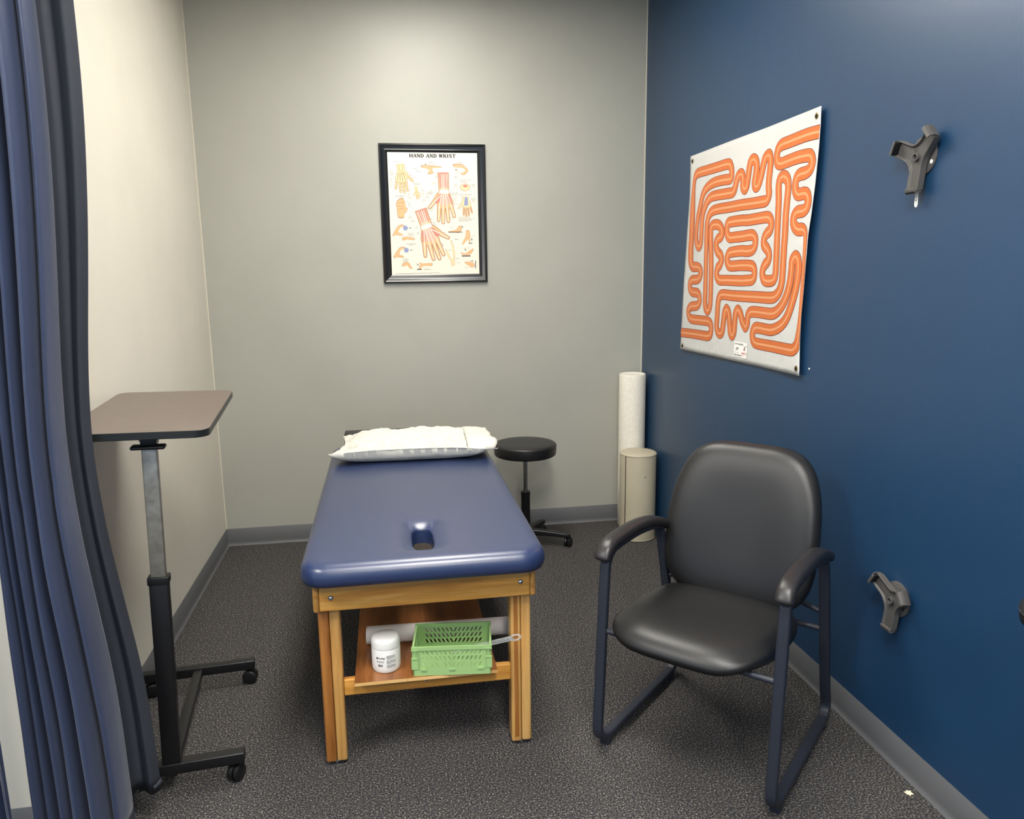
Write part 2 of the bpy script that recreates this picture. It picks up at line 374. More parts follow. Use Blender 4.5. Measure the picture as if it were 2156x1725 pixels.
# the face slot goes through the deck too: cut a dark well below it
def rail(name,x0,x1,y0,y1,z0,z1,m,r=.006): return obj(name,B().rbox(x0,x1,y0,y1,z0,z1,r,4),m,T,world=True)
e1=rail('end_rail',.7225,1.3665,2.200,2.2280,.537,.634,M['maple_x'],.004)
e2=rail('end_rail',.7225,1.3665,3.722,3.750,.537,.634,M['maple_x'],.004)
rail('side_rail',.703,.7220,2.1985,3.7515,.534,.6345,M['maple_y'],.008)
rail('side_rail',1.367,1.386,2.1985,3.7515,.534,.6345,M['maple_y'],.008)
for x,z in ((.757,.580),(1.337,.584)):
    for yy,dr in ((2.2,-1),(3.75,1)):
        b=B().lathe([(.0085,-.001),(.0085,.001),(.0072,.0035),(.0045,.0052),(.001,.006)],(x,yy,z),(0,dr,0),20)
        obj('bolt',b,M['steel'],e1 if yy<3 else e2,world=True)
for x0 in (.7115,1.3085):
    for ya,fr in ((2.2285,1),(3.6575,-1)):
        b=B(); w=.0325; left=x0<1
        # two glued boards side by side, the inner one paler
        d0=b.rbox(x0,x0+w,ya,ya+.064,.012,.612,.007,4,mi=1 if left else 0)
        b.rbox(x0+w+.0008,x0+2*w+.0008,ya,ya+.064,.012,.612,.009,4,mi=0 if left else 0)
        l=obj('leg',b,[M['maple_z'],M['maple_dark_z']],T,world=True)
        g=B().lathe([(.014,0),(.016,.003),(.014,.012)],(x0+w,ya+.032,0)); obj('glide',g,M['steel'],l,world=True)
        if not left:
            bb=B().rbox(x0+.010,x0+.0235,ya-.0006,ya+.02,.03,.53,.0005,1); obj('grain_strip',bb,M['maple_dark_z'],l,world=True)
# stretchers and shelf
st1=rail('stretcher',.7775,1.3085,2.2360,2.258,.233,.2890,M['maple_x'],.005)
st2=rail('stretcher',.7775,1.3085,3.69,3.712,.233,.2890,M['maple_x'],.005)
obj('screw',B().lathe([(.005,-.001),(.005,.0012),(.003,.002)],(1.035,2.236,.262),(0,-1,0),16),M['steel'],st1,world=True)
b=B().box(.8140,1.2585,2.189,3.76,.2895,.300,0); b.box(.8138,1.2587,2.1885,2.1893,.2893,.2995,1)
obj('shelf',b,[M['shelf'],M['ply']],T,world=True,smooth=False,label='reddish brown plywood shelf below the table top')
for x in (.975,1.105,1.19): obj('edge_dowel',B().box(x-.0015,x+.0015,2.1880,2.1884,.2894,.2994),M['maple_z'],T,world=True,smooth=False)
# black padded head cushion hooked on the head end
hb=obj('headrest',B().rbox(.722,1.16,3.81,3.93,.635,.739,.009,5),M['black_vinyl'],T,world=True,label='black vinyl head cushion behind the pillow')
for x in (.80,1.05): obj('headrest_arm',B().rbox(x,x+.03,3.752,3.86,.60,.634,.003),M['black_metal'],T,world=True)
# ---------------------------------------------------------------- pillow
def pillow():
    a,bb=.335,.228; t=thing('pillow','white cotton pillow lying across the head end of the navy table','pillow',(1.050,3.520,.702),R(-1.5))
    NU,NV=110,70; rows_t=[];
    def pt(u,v,top):
        px=a*u*(.935+.065*abs(v)**2.4) ; py=bb*v*(.93+.07*abs(u)**3)
        if u<0 : px-= .030*max(0,-u)**4*ss(.3,-1,v)   # pulled-out front left corner
        e=max(0,(1-abs(u)**5))**.62*max(0,(1-abs(v)**3.4))**.60
        hgt=.116*e*(1-.16*ss(.2,1,u)*0)
        nz=noise.noise(Vector((px*9,py*9,3.1)))*.012+noise.noise(Vector((px*22,py*26,7)))*.008
        edge=ss(.25,.95,max(abs(v),abs(u)))
        crease=(abs(noise.noise(Vector((px*13+py*6,py*30-px*4,9.2))))**.8)*.034
        sz=.052+.016*ss(-.2,-1,v)-.012*ss(.5,1,abs(u))+.007*noise.noise(Vector((px*6,py*6,11)))
        if top:
            z=sz+hgt*(.42-.08*ss(0,-1,v)) + (nz*.9-crease*(.20+edge*1.0)*(1+.7*ss(0,-.8,v)))*min(1,e*2.6)
            if v<-.5: px+=.004*noise.noise(Vector((px*20,1,2)))*edge
        else:
            z=sz-(sz-.003)*min(1,(e*1.35)**.62)+abs(nz)*.7*min(1,e*3)*max(0,1-e*1.2)
        z+= .012*ss(.75,1,abs(u))*0
        return Vector((px,py,z))
    top=[[pt(-1+2*i/NU,-1+2*j/NV,True) for i in range(NU+1)] for j in range(NV+1)]
    bot=[[pt(-1+2*i/NU,-1+2*j/NV,False) for i in range(NU+1)] for j in range(NV+1)]
    b=B(); n=NU+1
    b.add([p for r in top for p in r],[(j*n+i,j*n+i+1,(j+1)*n+i+1,(j+1)*n+i) for j in range(NV) for i in range(NU)])
    b.add([p for r in bot for p in r],[(j*n+i,(j+1)*n+i,(j+1)*n+i+1,j*n+i+1) for j in range(NV) for i in range(NU)])
    o=obj('pillow_body',b,M['pillowcase'],t,angle=180)
    bm=bmesh.new(); bm.from_mesh(o.data); bmesh.ops.remove_doubles(bm,verts=bm.verts,dist=.0004); bmesh.ops.recalc_face_normals(bm,faces=bm.faces); bm.to_mesh(o.data); bm.free()
    # open mouth of the pillowcase, a slack sleeve at the right end
    rows=[]; K=56
    for s_,(dx,gr) in enumerate([(-.085,.74),(-.060,.80),(-.03,.78),(-.005,.74),(.016,.72),(.030,.74)]):
        row=[]
        for i in range(K):
            ang=2*PI*i/K; c,sn=math.cos(ang),math.sin(ang)
            y=(.222-.012*s_*.5)*math.copysign(abs(c)**.8,c); z=.050+ (.050*gr)*math.copysign(abs(sn)**.9,sn)*(1 if sn>0 else .52)
            wv=.010*noise.noise(Vector((c*3,sn*3,s_*.35)))
            row.append(Vector((a+dx+.022*c*-1*(s_/5)+wv*(s_/5)+.012*noise.noise(Vector((ang*1.8,s_*.1,4)))*(s_/5),y,max(.004,z+wv*.8*(s_/5)))))
        rows.append(row)
    bh=B().rings(rows,cap0=False,cap1=False)
    oh=obj('pillowcase_mouth',bh,M['pillowcase'],t,angle=180); md=oh.modifiers.new('s','SOLIDIFY'); md.thickness=.0022
    b=B().sweep(catmull([(a-.06,-.226,.060),(a-.16,-.219,.066),(0,-.2125,.067),(-.15,-.2150,.067),(-.28,-.219,.063)],10),[(.0016*math.cos(q*PI/3),.0016*math.sin(q*PI/3)) for q in range(6)],(0,0,1))
    obj('seam_piping',b,M['pillowcase'],t)
pillow()
# ---------------------------------------------------------------- things on the shelf
ZS=.300
t=thing('lotion_jar','white plastic cream jar with screw lid and printed label on the table shelf','jar',(.912,2.272,ZS),R(0))
obj('jar_body',B().lathe([(.038,0),(.0425,.002),(.0450,.008),(.0455,.02),(.0455,.074),(.0440,.078),(.041,.080)],(0,0,0),n=64),M['jar'],t)
obj('lid',B().lathe([(.0440,.0785),(.0458,.0795),(.0460,.083),(.0455,.098),(.0435,.1055),(.0385,.110),(.030,.112),(.001,.1125)],(0,0,0),n=64),M['jar'],t)
lb=B(); Rj=.0460
def on_jar(x,z): a=x/Rj; return Vector((Rj*math.sin(a),-Rj*math.cos(a),z))
def jstrip(x0,x1,z0,z1,mi=0):
    k=max(1,int(abs(x1-x0)/.004)); vs=[]; 
    for i in range(k+1):
        x=x0+(x1-x0)*i/k; vs+= [on_jar(x,z0),on_jar(x,z1)]
    lb.add(vs,[(2*i,2*i+2,2*i+3,2*i+1) for i in range(k)],mi)
vs,fs=text_mesh('ProPak',.0075,.0002); lb.add([on_jar(-.0255+x,.0500+y) for x,y in vs],fs,1)
lb.add([on_jar(-.0305+.0032*math.cos(q*PI/8)*(.6 if math.cos(q*PI/8)<0 else 1),.0525+.004*math.sin(q*PI/8)) for q in range(16)],[tuple(range(16))],1)
for k in range(3): jstrip(-.032,-.0050-random.random()*.004,.0425-k*.0022,.0433-k*.0022,0)
x=-.028
while x<-.011:
    w=random.choice((.0005,.0009,.0013)); jstrip(x,x+w,.0240,.0320,1); x+=w+random.choice((.0005,.0008,.0014))
z=.0600
for k in range(17):
    if k in (6,12): z-=.0020
    jstrip(.001,.034-random.random()*.006 if k not in (5,11) else .016,z,z+.0008,0); z-=.00225
obj('label_print',lb,[M['ink'],M['ink_dark']],t,smooth=False,fix=False)
# white film roll
b=B().lathe([(.026,0),(.0295,.0005),(.030,.002),(.030,.528),(.0295,.5295),(.026,.53),(.026,.50),(.001,.50)],(0,0,0),(1,0,0),48)
t=thing('film_roll','long glossy white roll lying across the table shelf behind the green crate','roll',(.846,2.440,ZS+.0302),R(-2))
obj('roll_body',b,M['tube'],t); obj('core',B().cyl((-.001,0,0),(.52,0,0),.021),M['white'],t)
# crate
t=thing('crate','small sage green folding plastic crate with slanted slots on the table shelf','crate',(1.124,2.262,ZS+.0005),R(-7))
CW,CD,CH=.250,.165,.097
def panel(b,L,H,x0,z0,T_,fn,cols,rws,slot_w=.0058):
    # a wall of slotted cells between margins; fn maps (x, depth, z) to 3-D
    def q(vs): b.add([fn(*v) for v in vs],[(0,1,2,3)])
    cw=L/cols; ch=H/rws
    for r in range(rws):
        for c in range(cols):
            xa,xb=x0+c*cw,x0+(c+1)*cw; za,zb=z0+r*ch,z0+(r+1)*ch; sg=1 if c>=cols/2 else -1
            zi,zo=za+ch*.13,zb-ch*.13; cx=(xa+xb)/2; sl=sg*cw*.27; hw=slot_w/2
            s_=[(cx-sl-hw,zi),(cx-sl+hw,zi),(cx+sl+hw,zo),(cx+sl-hw,zo)]; o_=[(xa,za),(xb,za),(xb,zb),(xa,zb)]
            for d in (0,T_):
                for i in range(4):
                    j=(i+1)%4; q([(o_[i][0],d,o_[i][1]),(o_[j][0],d,o_[j][1]),(s_[j][0],d,s_[j][1]),(s_[i][0],d,s_[i][1])])
            for i in range(4):
                j=(i+1)%4; q([(s_[i][0],0,s_[i][1]),(s_[j][0],0,s_[j][1]),(s_[j][0],T_,s_[j][1]),(s_[i][0],T_,s_[i][1])])
hw,hd=CW/2,CD/2
for nm,sg in (('front_wall',-1),('back_wall',1)):
    b=B(); fn=lambda x,d,z:Vector((x,sg*(hd-.004-d),z))
    for xa,xb in ((-.098,-.003),(.003,.098)): pass
    panel(b,.190,.058,-.095,.027,.0022,fn,14,3)
    y0,y1=sorted((sg*(hd-.0005),sg*(hd-.0062)))
    b.box(-hw+.003,hw-.003,y0+.0003,y1-.0003,.085,CH-.0059); b.box(-hw,hw,y0,y1,CH-.006,CH)
    b.box(-hw+.006,-.095,*sorted((sg*(hd-.004),sg*(hd-.0062))),.024,.085); b.box(.095,hw-.006,*sorted((sg*(hd-.004),sg*(hd-.0062))),.024,.085)
    for sx in (-1,1):
        xa,xb=sorted((sx*.104,sx*(hw+.0005)))
        b.box(xa,xb,*sorted((sg*(hd+.001),sg*(hd-.004))),.056,.061); b.box(xa,xb,*sorted((sg*(hd+.001),sg*(hd-.004))),.085,.089)
        b.box(*sorted((sx*.112,sx*.115)),*sorted((sg*(hd+.001),sg*(hd-.004))),.061,.085); b.box(*sorted((sx*.104,sx*.106)),*sorted((sg*(hd+.001),sg*(hd-.004))),.024,.087)
        b.box(xa,xb,*sorted((sg*(hd-.001),sg*(hd-.004))),.022,.056)
    b.box(-.0012,.0012,*sorted((sg*(hd-.0022),sg*(hd-.005))),.026,.086)
    for cx in (-.088,0,.088): b.box(cx-.009,cx+.009,*sorted((sg*(hd+.0002),sg*(hd-.005))),.017,.024)
    obj(nm,b,M['green'],t,smooth=False,fix=False)
for nm,sg in (('side_wall',-1),('side_wall',1)):
    b=B(); fn=lambda x,d,z:Vector((sg*(hw-.005-d),x,z))
    panel(b,.112,.056,-.056,.027,.0022,fn,8,3); xs=sorted((sg*(hw-.0015),sg*(hw-.0075)))
    b.box(*xs,-hd+.007,hd-.007,.083,CH-.004); b.box(*xs,-hd+.007,-.056,.024,.084); b.box(*xs,.056,hd-.007,.024,.084)
    obj(nm,b,M['green'],t,smooth=False,fix=False)
b=B().rbox(-hw+.006,hw-.006,-hd+.0035,hd-.0035,0,.003,.001)
for a in ((-hw+.004,hw-.004,-hd+.003,-hd+.006),(-hw+.004,hw-.004,hd-.006,hd-.003),(-hw+.004,-hw+.007,-hd+.003,hd-.003),(hw-.007,hw-.004,-hd+.003,hd-.003)): b.box(*a,0,.026)
obj('base',b,M['green'],t,smooth=False)
# clear plastic tool leaning in the crate
t=thing('plastic_tool','clear acrylic measuring arm with a looped end sticking out of the green crate','tool',(1.135,2.262,.338))
p0=Vector((1.135,2.262,.338)); p1=Vector((1.335,2.175,.4135)); dr=(p1-p0).normalized(); sd=dr.cross(Vector((0,0,1))).normalized(); up=sd.cross(dr)
def TP(a,s_,n): return p0+dr*a+sd*s_+up*n
Lt=(p1-p0).length; b=B()
mx=Matrix.Translation(p0)@Matrix((( dr.x,up.x,sd.x,0),(dr.y,up.y,sd.y,0),(dr.z,up.z,sd.z,0),(0,0,0,1)))
b.rbox(-.02,Lt-.03,-.0075,.0075,-.003,.003,.0015,mx=mx)
obj('blade',b,M['clear'],t,world=True)
b=B(); pth=[(Lt-.032+.010*1+.018*math.cos(q*PI/12),.0085*math.sin(q*PI/12)) for q in range(24)]
b.sweep([TP(x-.0,0,y) for x,y in pth],[(.0032*math.cos(q*PI/4),.0032*math.sin(q*PI/4)) for q in range(8)],sd,closed=True)
obj('loop',b,M['clear'],t,world=True)
# ---------------------------------------------------------------- overbed table
OT=thing('overbed_table','tall rolling overbed table with brown laminate top and black H shaped base','overbed table',(.262,2.205,0),R(5.5))
BM_=M['black_metal']
obj('base_beam',B().rbox(-.215,.207,-.020,.017,.060,.095,.003),BM_,OT)
obj('base_beam',B().rbox(-.195,.200,.565,.600,.060,.095,.003),BM_,OT)
obj('base_link',B().rbox(-.016,.016,.018,.564,.064,.090,.003),BM_,OT)
def caster(x,y,rot,r=.026,parent=OT,mt=None):
    c=B(); mx=Matrix.Translation((x,y,0))@Matrix.Rotation(rot,4,'Z')
    p=lambda *a: mx@Vector(a)
    for s_ in (-1,1):
        c.lathe([(.001,.0),(r*.55,.001),(r*.9,.002),(r,.005),(r,.0145),(r*.92,.0165),(r*.5,.0175),(.001,.018)],p(0,s_*.002 if s_>0 else -.002,r),(mx.to_3x3()@Vector((0,s_,0))),28,mi=0)
    c.lathe([(r*1.06,-.0017),(r*1.06,.0017)],p(0,0,r),(mx.to_3x3()@Vector((0,1,0))),20)
    c.cyl(p(.008,0,r),p(.008,0,.0605),.006,mi=0); c.rbox(-.006,.018,-.004,.004,r,.048,.002,mx=mx)
    return obj('caster',c,mt or M['black_plastic'],parent)
caster(.178,-.002,R(60)); caster(.180,.583,R(170)); caster(-.165,.583,R(10)); caster(-.190,-.002,R(200))
# leaning upper part
lean=Matrix.Rotation(R(1.5),4,'Y')
def LN(b): b.v=[tuple(lean@(Vector(v)-Vector((0,0,.095)))+Vector((0,0,.095))) for v in b.v]; return b
mo=obj('mast_sleeve',LN(B().rbox(-.0255,.0255,-.019,.016,.094,.684,.003)),BM_,OT)
obj('collar',LN(B().rbox(-.0290,.0290,-.0215,.0185,.667,.690,.003)),M['black_plastic'],mo)
obj('mast',LN(B().rbox(-.0200,.0200,-.0145,.0115,.684,1.084,.003)),M['galv'],OT,label='scratched bare steel inner mast')
b=B().rbox(-.0200,.0200,-.020,.030,1.0765,1.109,.002); 
br=obj('top_bracket',LN(b),M['black_plastic'],OT)
rows=[]
obj('release_lever',LN(B().rbox(-.045,.045,-.034,.004,1.068,1.079,.0053,4)),M['black_plastic'],OT)
for s_ in (-1,1):
    b=B(); xa,xb=sorted((s_*.0215,s_*.0245)); b.box(xa,xb,-.012,.05,1.088,1.109)
    b.add([(s_*.0245,.0,1.109),(s_*.040,.0,1.109),(s_*.0245,.0,1.092),(s_*.0245,.003,1.109),(s_*.040,.003,1.109),(s_*.0245,.003,1.092)],[(0,1,2),(3,5,4),(0,3,4,1),(1,4,5,2),(2,5,3,0)])
    b.cyl((s_*.0245,.01,1.099),(s_*.031,.01,1.099),.0045,n=12)
    obj('hinge_plate',LN(b),M['galv'],OT)
pl=rrect(.190,.374,.045,10,-.022,.281)
b=B(); zt,zb=1.1305,1.1095
inn=rrect(.1888,.3728,.044,10,-.022,.281)
rows=[[Vector((x,y,zb)) for x,y in inn],[Vector((x,y,zb+.0015)) for x,y in pl],[Vector((x,y,zt-.0012)) for x,y in pl],[Vector((x,y,zt)) for x,y in inn]]
b.rings(rows,cap1=False); n=len(inn); b.add(rows[-1],[tuple(range(n))],1)
obj('tabletop',LN(b),[M['edge_band'],M['laminate']],OT,angle=30,label='brown laminate top with black edge band and rounded corners')
# ---------------------------------------------------------------- stool
def star_stool(label,cx,cy,zs,rs,hs,ang,chrome_ring=False,group=None,base=True):
    t=thing('stool',label,'stool',(cx,cy,0),0,group)
    pr=[(rs*.2,-hs),(rs*.93,-hs),(rs*.975,-hs+.004),(rs*.985,-hs+.012),(rs*.995,-hs*.55),(rs,-.016),(rs*.985,-.007),(rs*.95,-.002),(rs*.85,.0005),(rs*.5,.002),(.001,.002)]
    st=obj('seat',B().lathe([(r,zs+h) for r,h in pr],n=72),M['black_vinyl'],t,angle=60)
    b=B(); 
    pts=[(rs*.99*math.cos(2*PI*i/60),rs*.99*math.sin(2*PI*i/60)) for i in range(60)]
    ring=[Vector((x,y,zs-.0125)) for x,y in pts]
    b.sweep(ring,[(.0022*math.cos(q*PI/3),.0022*math.sin(q*PI/3)) for q in range(6)],(0,0,1),closed=True); 
    obj('seat_piping',b,M['chrome'] if chrome_ring else M['black_vinyl'],st)
    obj('mounting_plate',B().rbox(-.07,.07,-.07,.07,zs-hs-.007,zs-hs,.002),M['black_metal'],t)
    obj('gas_column',B().cyl((0,0,.30),(0,0,zs-hs-.006),.0135),M['chrome'],t)
    obj('column_sleeve',B().lathe([(.020,.09),(.0255,.10),(.0250,.30),(.0262,.302),(.0262,.318),(.022,.322)]),M['black_plastic'],t)
    obj('hub',B().lathe([(.02,.06),(.036,.065),(.040,.08),(.038,.10),(.026,.108)]),M['black_plastic'],t)
    for k in range(5):
        a=ang+k*2*PI/5; mx=Matrix.Rotation(a,4,'Z'); c=Vector((math.cos(a),math.sin(a),0))
        rows=[]
        for d,w,h,z in ((.02,.024,.020,.082),(.08,.020,.017,.082),(.16,.018,.014,.075),(.225,.0165,.012,.068),(.246,.015,.012,.066),(.255,.009,.008,.065)):
            rows.append([mx@Vector((d,y,z+zz)) for y,zz in rrect(w,h,min(w,h)*.5,4)])
        lg=obj('leg',B().rings(rows),M['black_plastic'],t)
        cm=B(); r=.027; q=Matrix.Translation(c*.238)@Matrix.Rotation(a+1.2+k,4,'Z')
        for s_ in (-1,1): cm.lathe([(.001,0),(r*.9,.001),(r,.005),(r,.014),(r*.85,.0165),(.001,.018)],q@Vector((.006,s_*.002,r)),q.to_3x3()@Vector((0,s_,0)),24)
        cm.cyl(c*.238+Vector((0,0,r)),c*.238+Vector((0,0,.058)),.006)
        obj('caster',cm,M['black_plastic'],lg)
    return t
star_stool('round black vinyl rolling stool with steel column behind the treatment table',1.690,4.04,.600,.175,.068,R(-17))
# cropped stool at the right edge of the photo: only the rim of the seat enters the frame
star_stool('black round padded stool with a bright rim, cut off by the right photo edge',2.335,1.213,.846,.124,.038,R(20),chrome_ring=True)
# ---------------------------------------------------------------- rollers in the corner
t=thing('foam_roller','tall white foam roller standing upright in the corner behind the short tan bolster','foam roller',(2.380,4.262,0))
rr=.0785
obj('roller_body',B().lathe([(rr*.92,0),(rr,.006),(rr,.30),(rr*.997,.60),(rr,.922),(rr*.985,.930),(rr*.95,.934),(rr*.90,.933),(rr*.86,.931),(.001,.931)],n=64),M['foam'],t,angle=60)
t=thing('bolster','short tan vinyl bolster standing on end beside the blue wall','bolster',(2.352,4.055,0))
rb=.1035
obj('bolster_body',B().lathe([(rb*.9,0),(rb*.985,.002),(rb,.010),(rb,.500),(rb*.985,.508),(rb*.9,.512),(rb*.5,.514),(.001,.514)],n=64),M['tan_vinyl'],t,angle=60)
for z in (.503,.008):
    b=B().sweep([Vector(((rb+.0006)*math.cos(2*PI*i/64),(rb+.0006)*math.sin(2*PI*i/64),z)) for i in range(64)],[(.0018*math.cos(q*PI/3),.0018*math.sin(q*PI/3)) for q in range(6)],(0,0,1),closed=True)
    obj('end_piping',b,M['tan_vinyl'],t)
a=R(-150); b=B().box(-.0022,.0022,-.002,.0016,.012,.500,mx=Matrix.Rotation(a+PI/2,4,'Z')@Matrix.Translation((0,-rb,0)))
obj('closure_seam',b,M['seam'],t,smooth=False)
obj('stain',B().cyl((rb*math.sin(R(6)),-rb*math.cos(R(6))-.0003,.385),(rb*math.sin(R(6)),-rb*math.cos(R(6))+.0006,.385),.0035,n=10),M['seam'],t)
# ---------------------------------------------------------------- guest chair (x = sideways, y = towards its back)
CH_=thing('guest_chair','black vinyl guest chair with sled legs and padded arms beside the blue wall','chair',(1.826,2.0045,0),math.atan2(-.714,.700))
def supell(a,b0,b1,n,K=72):
    out=[]
    for i in range(K):
        t=2*PI*i/K; c,s_=math.cos(t),math.sin(t); e=2/n
        out.append((a*math.copysign(abs(c)**e,c),(b1 if s_>0 else b0)*math.copysign(abs(s_)**e,s_)))
    return out
def seat():
    rows=[]; yc=.17
    prof=[(.16,.392),(.08,.384),(.035,.380),(.012,.384),(.002,.394),(0,.412),(.004,.428),(.014,.443),(.030,.454),(.055,.461),(.09,.464),(.14,.462),(.19,.459),(.23,.457)]
    for d,z in prof:
        f=supell(.249-d,.300-d*1.1,.250-d,3.8)
        row=[]
        for x,y in f:
            zz=z
            if z>.40: zz-= .020*ss(-.10,-.33,y)*(1-d/.25) + .006*ss(.1,.24,y)
            else: zz+= .010*(1-ss(.0,.25,abs(x)))*0
            # front corners tuck upward, centre hangs lower
            zz+= .026*(ss(.12,.27,abs(x)))*ss(-.05,-.25,y)*(1 if z<.43 else .15)
            zz+=.024*ss(.15,-.28,y); row.append(Vector((x-.017,y+yc,zz)))
        rows.append(row)
    return obj('seat',B().rings(rows),M['black_vinyl'],CH_,angle=180)
seat()
def back():
    # plane: origin bottom centre (0,.405,.40), up axis tilted back
    al=R(15.5); up=Vector((0,math.sin(al),math.cos(al))); nr=Vector((0,-math.cos(al),math.sin(al)))   # nr faces the sitter
    o0=Vector((-.012,.435,.675)); rows=[]
    prof=[(.14,-.032),(.06,-.032),(.02,-.030),(.004,-.022),(0,-.008),(.003,.010),(.011,.024),(.024,.034),(.045,.041),(.08,.045),(.12,.046),(.17,.045),(.21,.044)]
    for d,h in prof:
        f=supell(.262-d,.272-d,.285-d,4.0,80); row=[]
        for x,w in f:
            k=1-.115*ss(.0,.285,w)-.03*ss(-.1,-.27,w); x2=x*k
            cur=.42*x2*x2*(1-.3*ss(0,.28,w)) -.05*((w+.10)**2)*1.2
            row.append(o0+Vector((x2,0,0))+up*w+nr*(h+cur-.012))
        rows.append(row)
    return obj('backrest',B().rings(rows),M['black_vinyl'],CH_,angle=180)
back()
def loop(s_):
    P=[(.36,.630),(.385,.560),(.435,.360),(.485,.160),(.512,.085),(.512,.052),(.490,.034),(.45,.029),(.25,.028),(.04,.028),(-.02,.030),(-.052,.042),(-.070,.066),(-.073,.10),(-.064,.22),(-.050,.42),(-.036,.60),(-.026,.640),(-.004,.664),(.03,.672),(.15,.676),(.26,.668),(.32,.655),(.348,.643)]
    pts=catmull([(0,y,z) for y,z in P],5,closed=True); pts=[(s_,y,z) for _,y,z in pts]
    return obj('side_frame',B().sweep(pts,stadium(.0165,.0115),(1,0,0),closed=True),M['chair_frame'],CH_,angle=60)
def arm(s_):
    P=[(-.056,.645),(-.048,.662),(-.032,.679),(-.004,.691),(.05,.697),(.14,.699),(.23,.692),(.31,.675),(.37,.652),(.395,.636)]
    pts=[(s_,y,z) for _,y,z in catmull([(0,y,z) for y,z in P],5)]; n=len(pts)
    sc=[]
    for i in range(n):
        t=i/(n-1); sc.append(max(.05,min(1,(max(0,t)/.05)**.5 if t<.05 else 1,((1-t)/.06)**.5 if t>.94 else 1)))
    pr=[(.0265*math.copysign(abs(math.cos(a))**.7,math.cos(a)),-.018*math.copysign(abs(math.sin(a))**.8,math.sin(a))) for a in [2*PI*i/28 for i in range(28)]]
    return obj('armrest',B().sweep(pts,pr,(1,0,0),scales=sc),M['arm_pad'],CH_,angle=180)
for s_ in (-.279,.279):
    f=loop(s_); arm(s_)
    for y in (-.022,.47): obj('glide',B().rbox(s_-.0150,s_+.0150,y-.012,y+.016,0,.022,.002),M['chair_frame'],f)
b=B()
for y,z in ((-.046,.412),(.432,.375)): b.cyl((-.270,y,z),(.270,y,z),.0095,n=16)
for x in (-.15,.15): b.rbox(x-.012,x+.012,.02,.432,.368,.386,.004)
obj('seat_support',b,M['chair_frame'],CH_)
b=B()
for x in (-.09,.09):
    p=catmull([(x,.30,.374),(x,.40,.376),(x,.447,.40),(x,.478,.47),(x,.520,.62)],6); b.sweep(p,stadium(.016,.005),(1,0,0))
b.cyl((-.278,.415,.44),(-.2,.43,.452),.009,n=12); b.cyl((.278,.415,.44),(.2,.43,.452),.009,n=12); b.cyl((-.2,.43,.452),(.2,.43,.452),.009,n=12)
obj('back_support',b,M['chair_frame'],CH_)
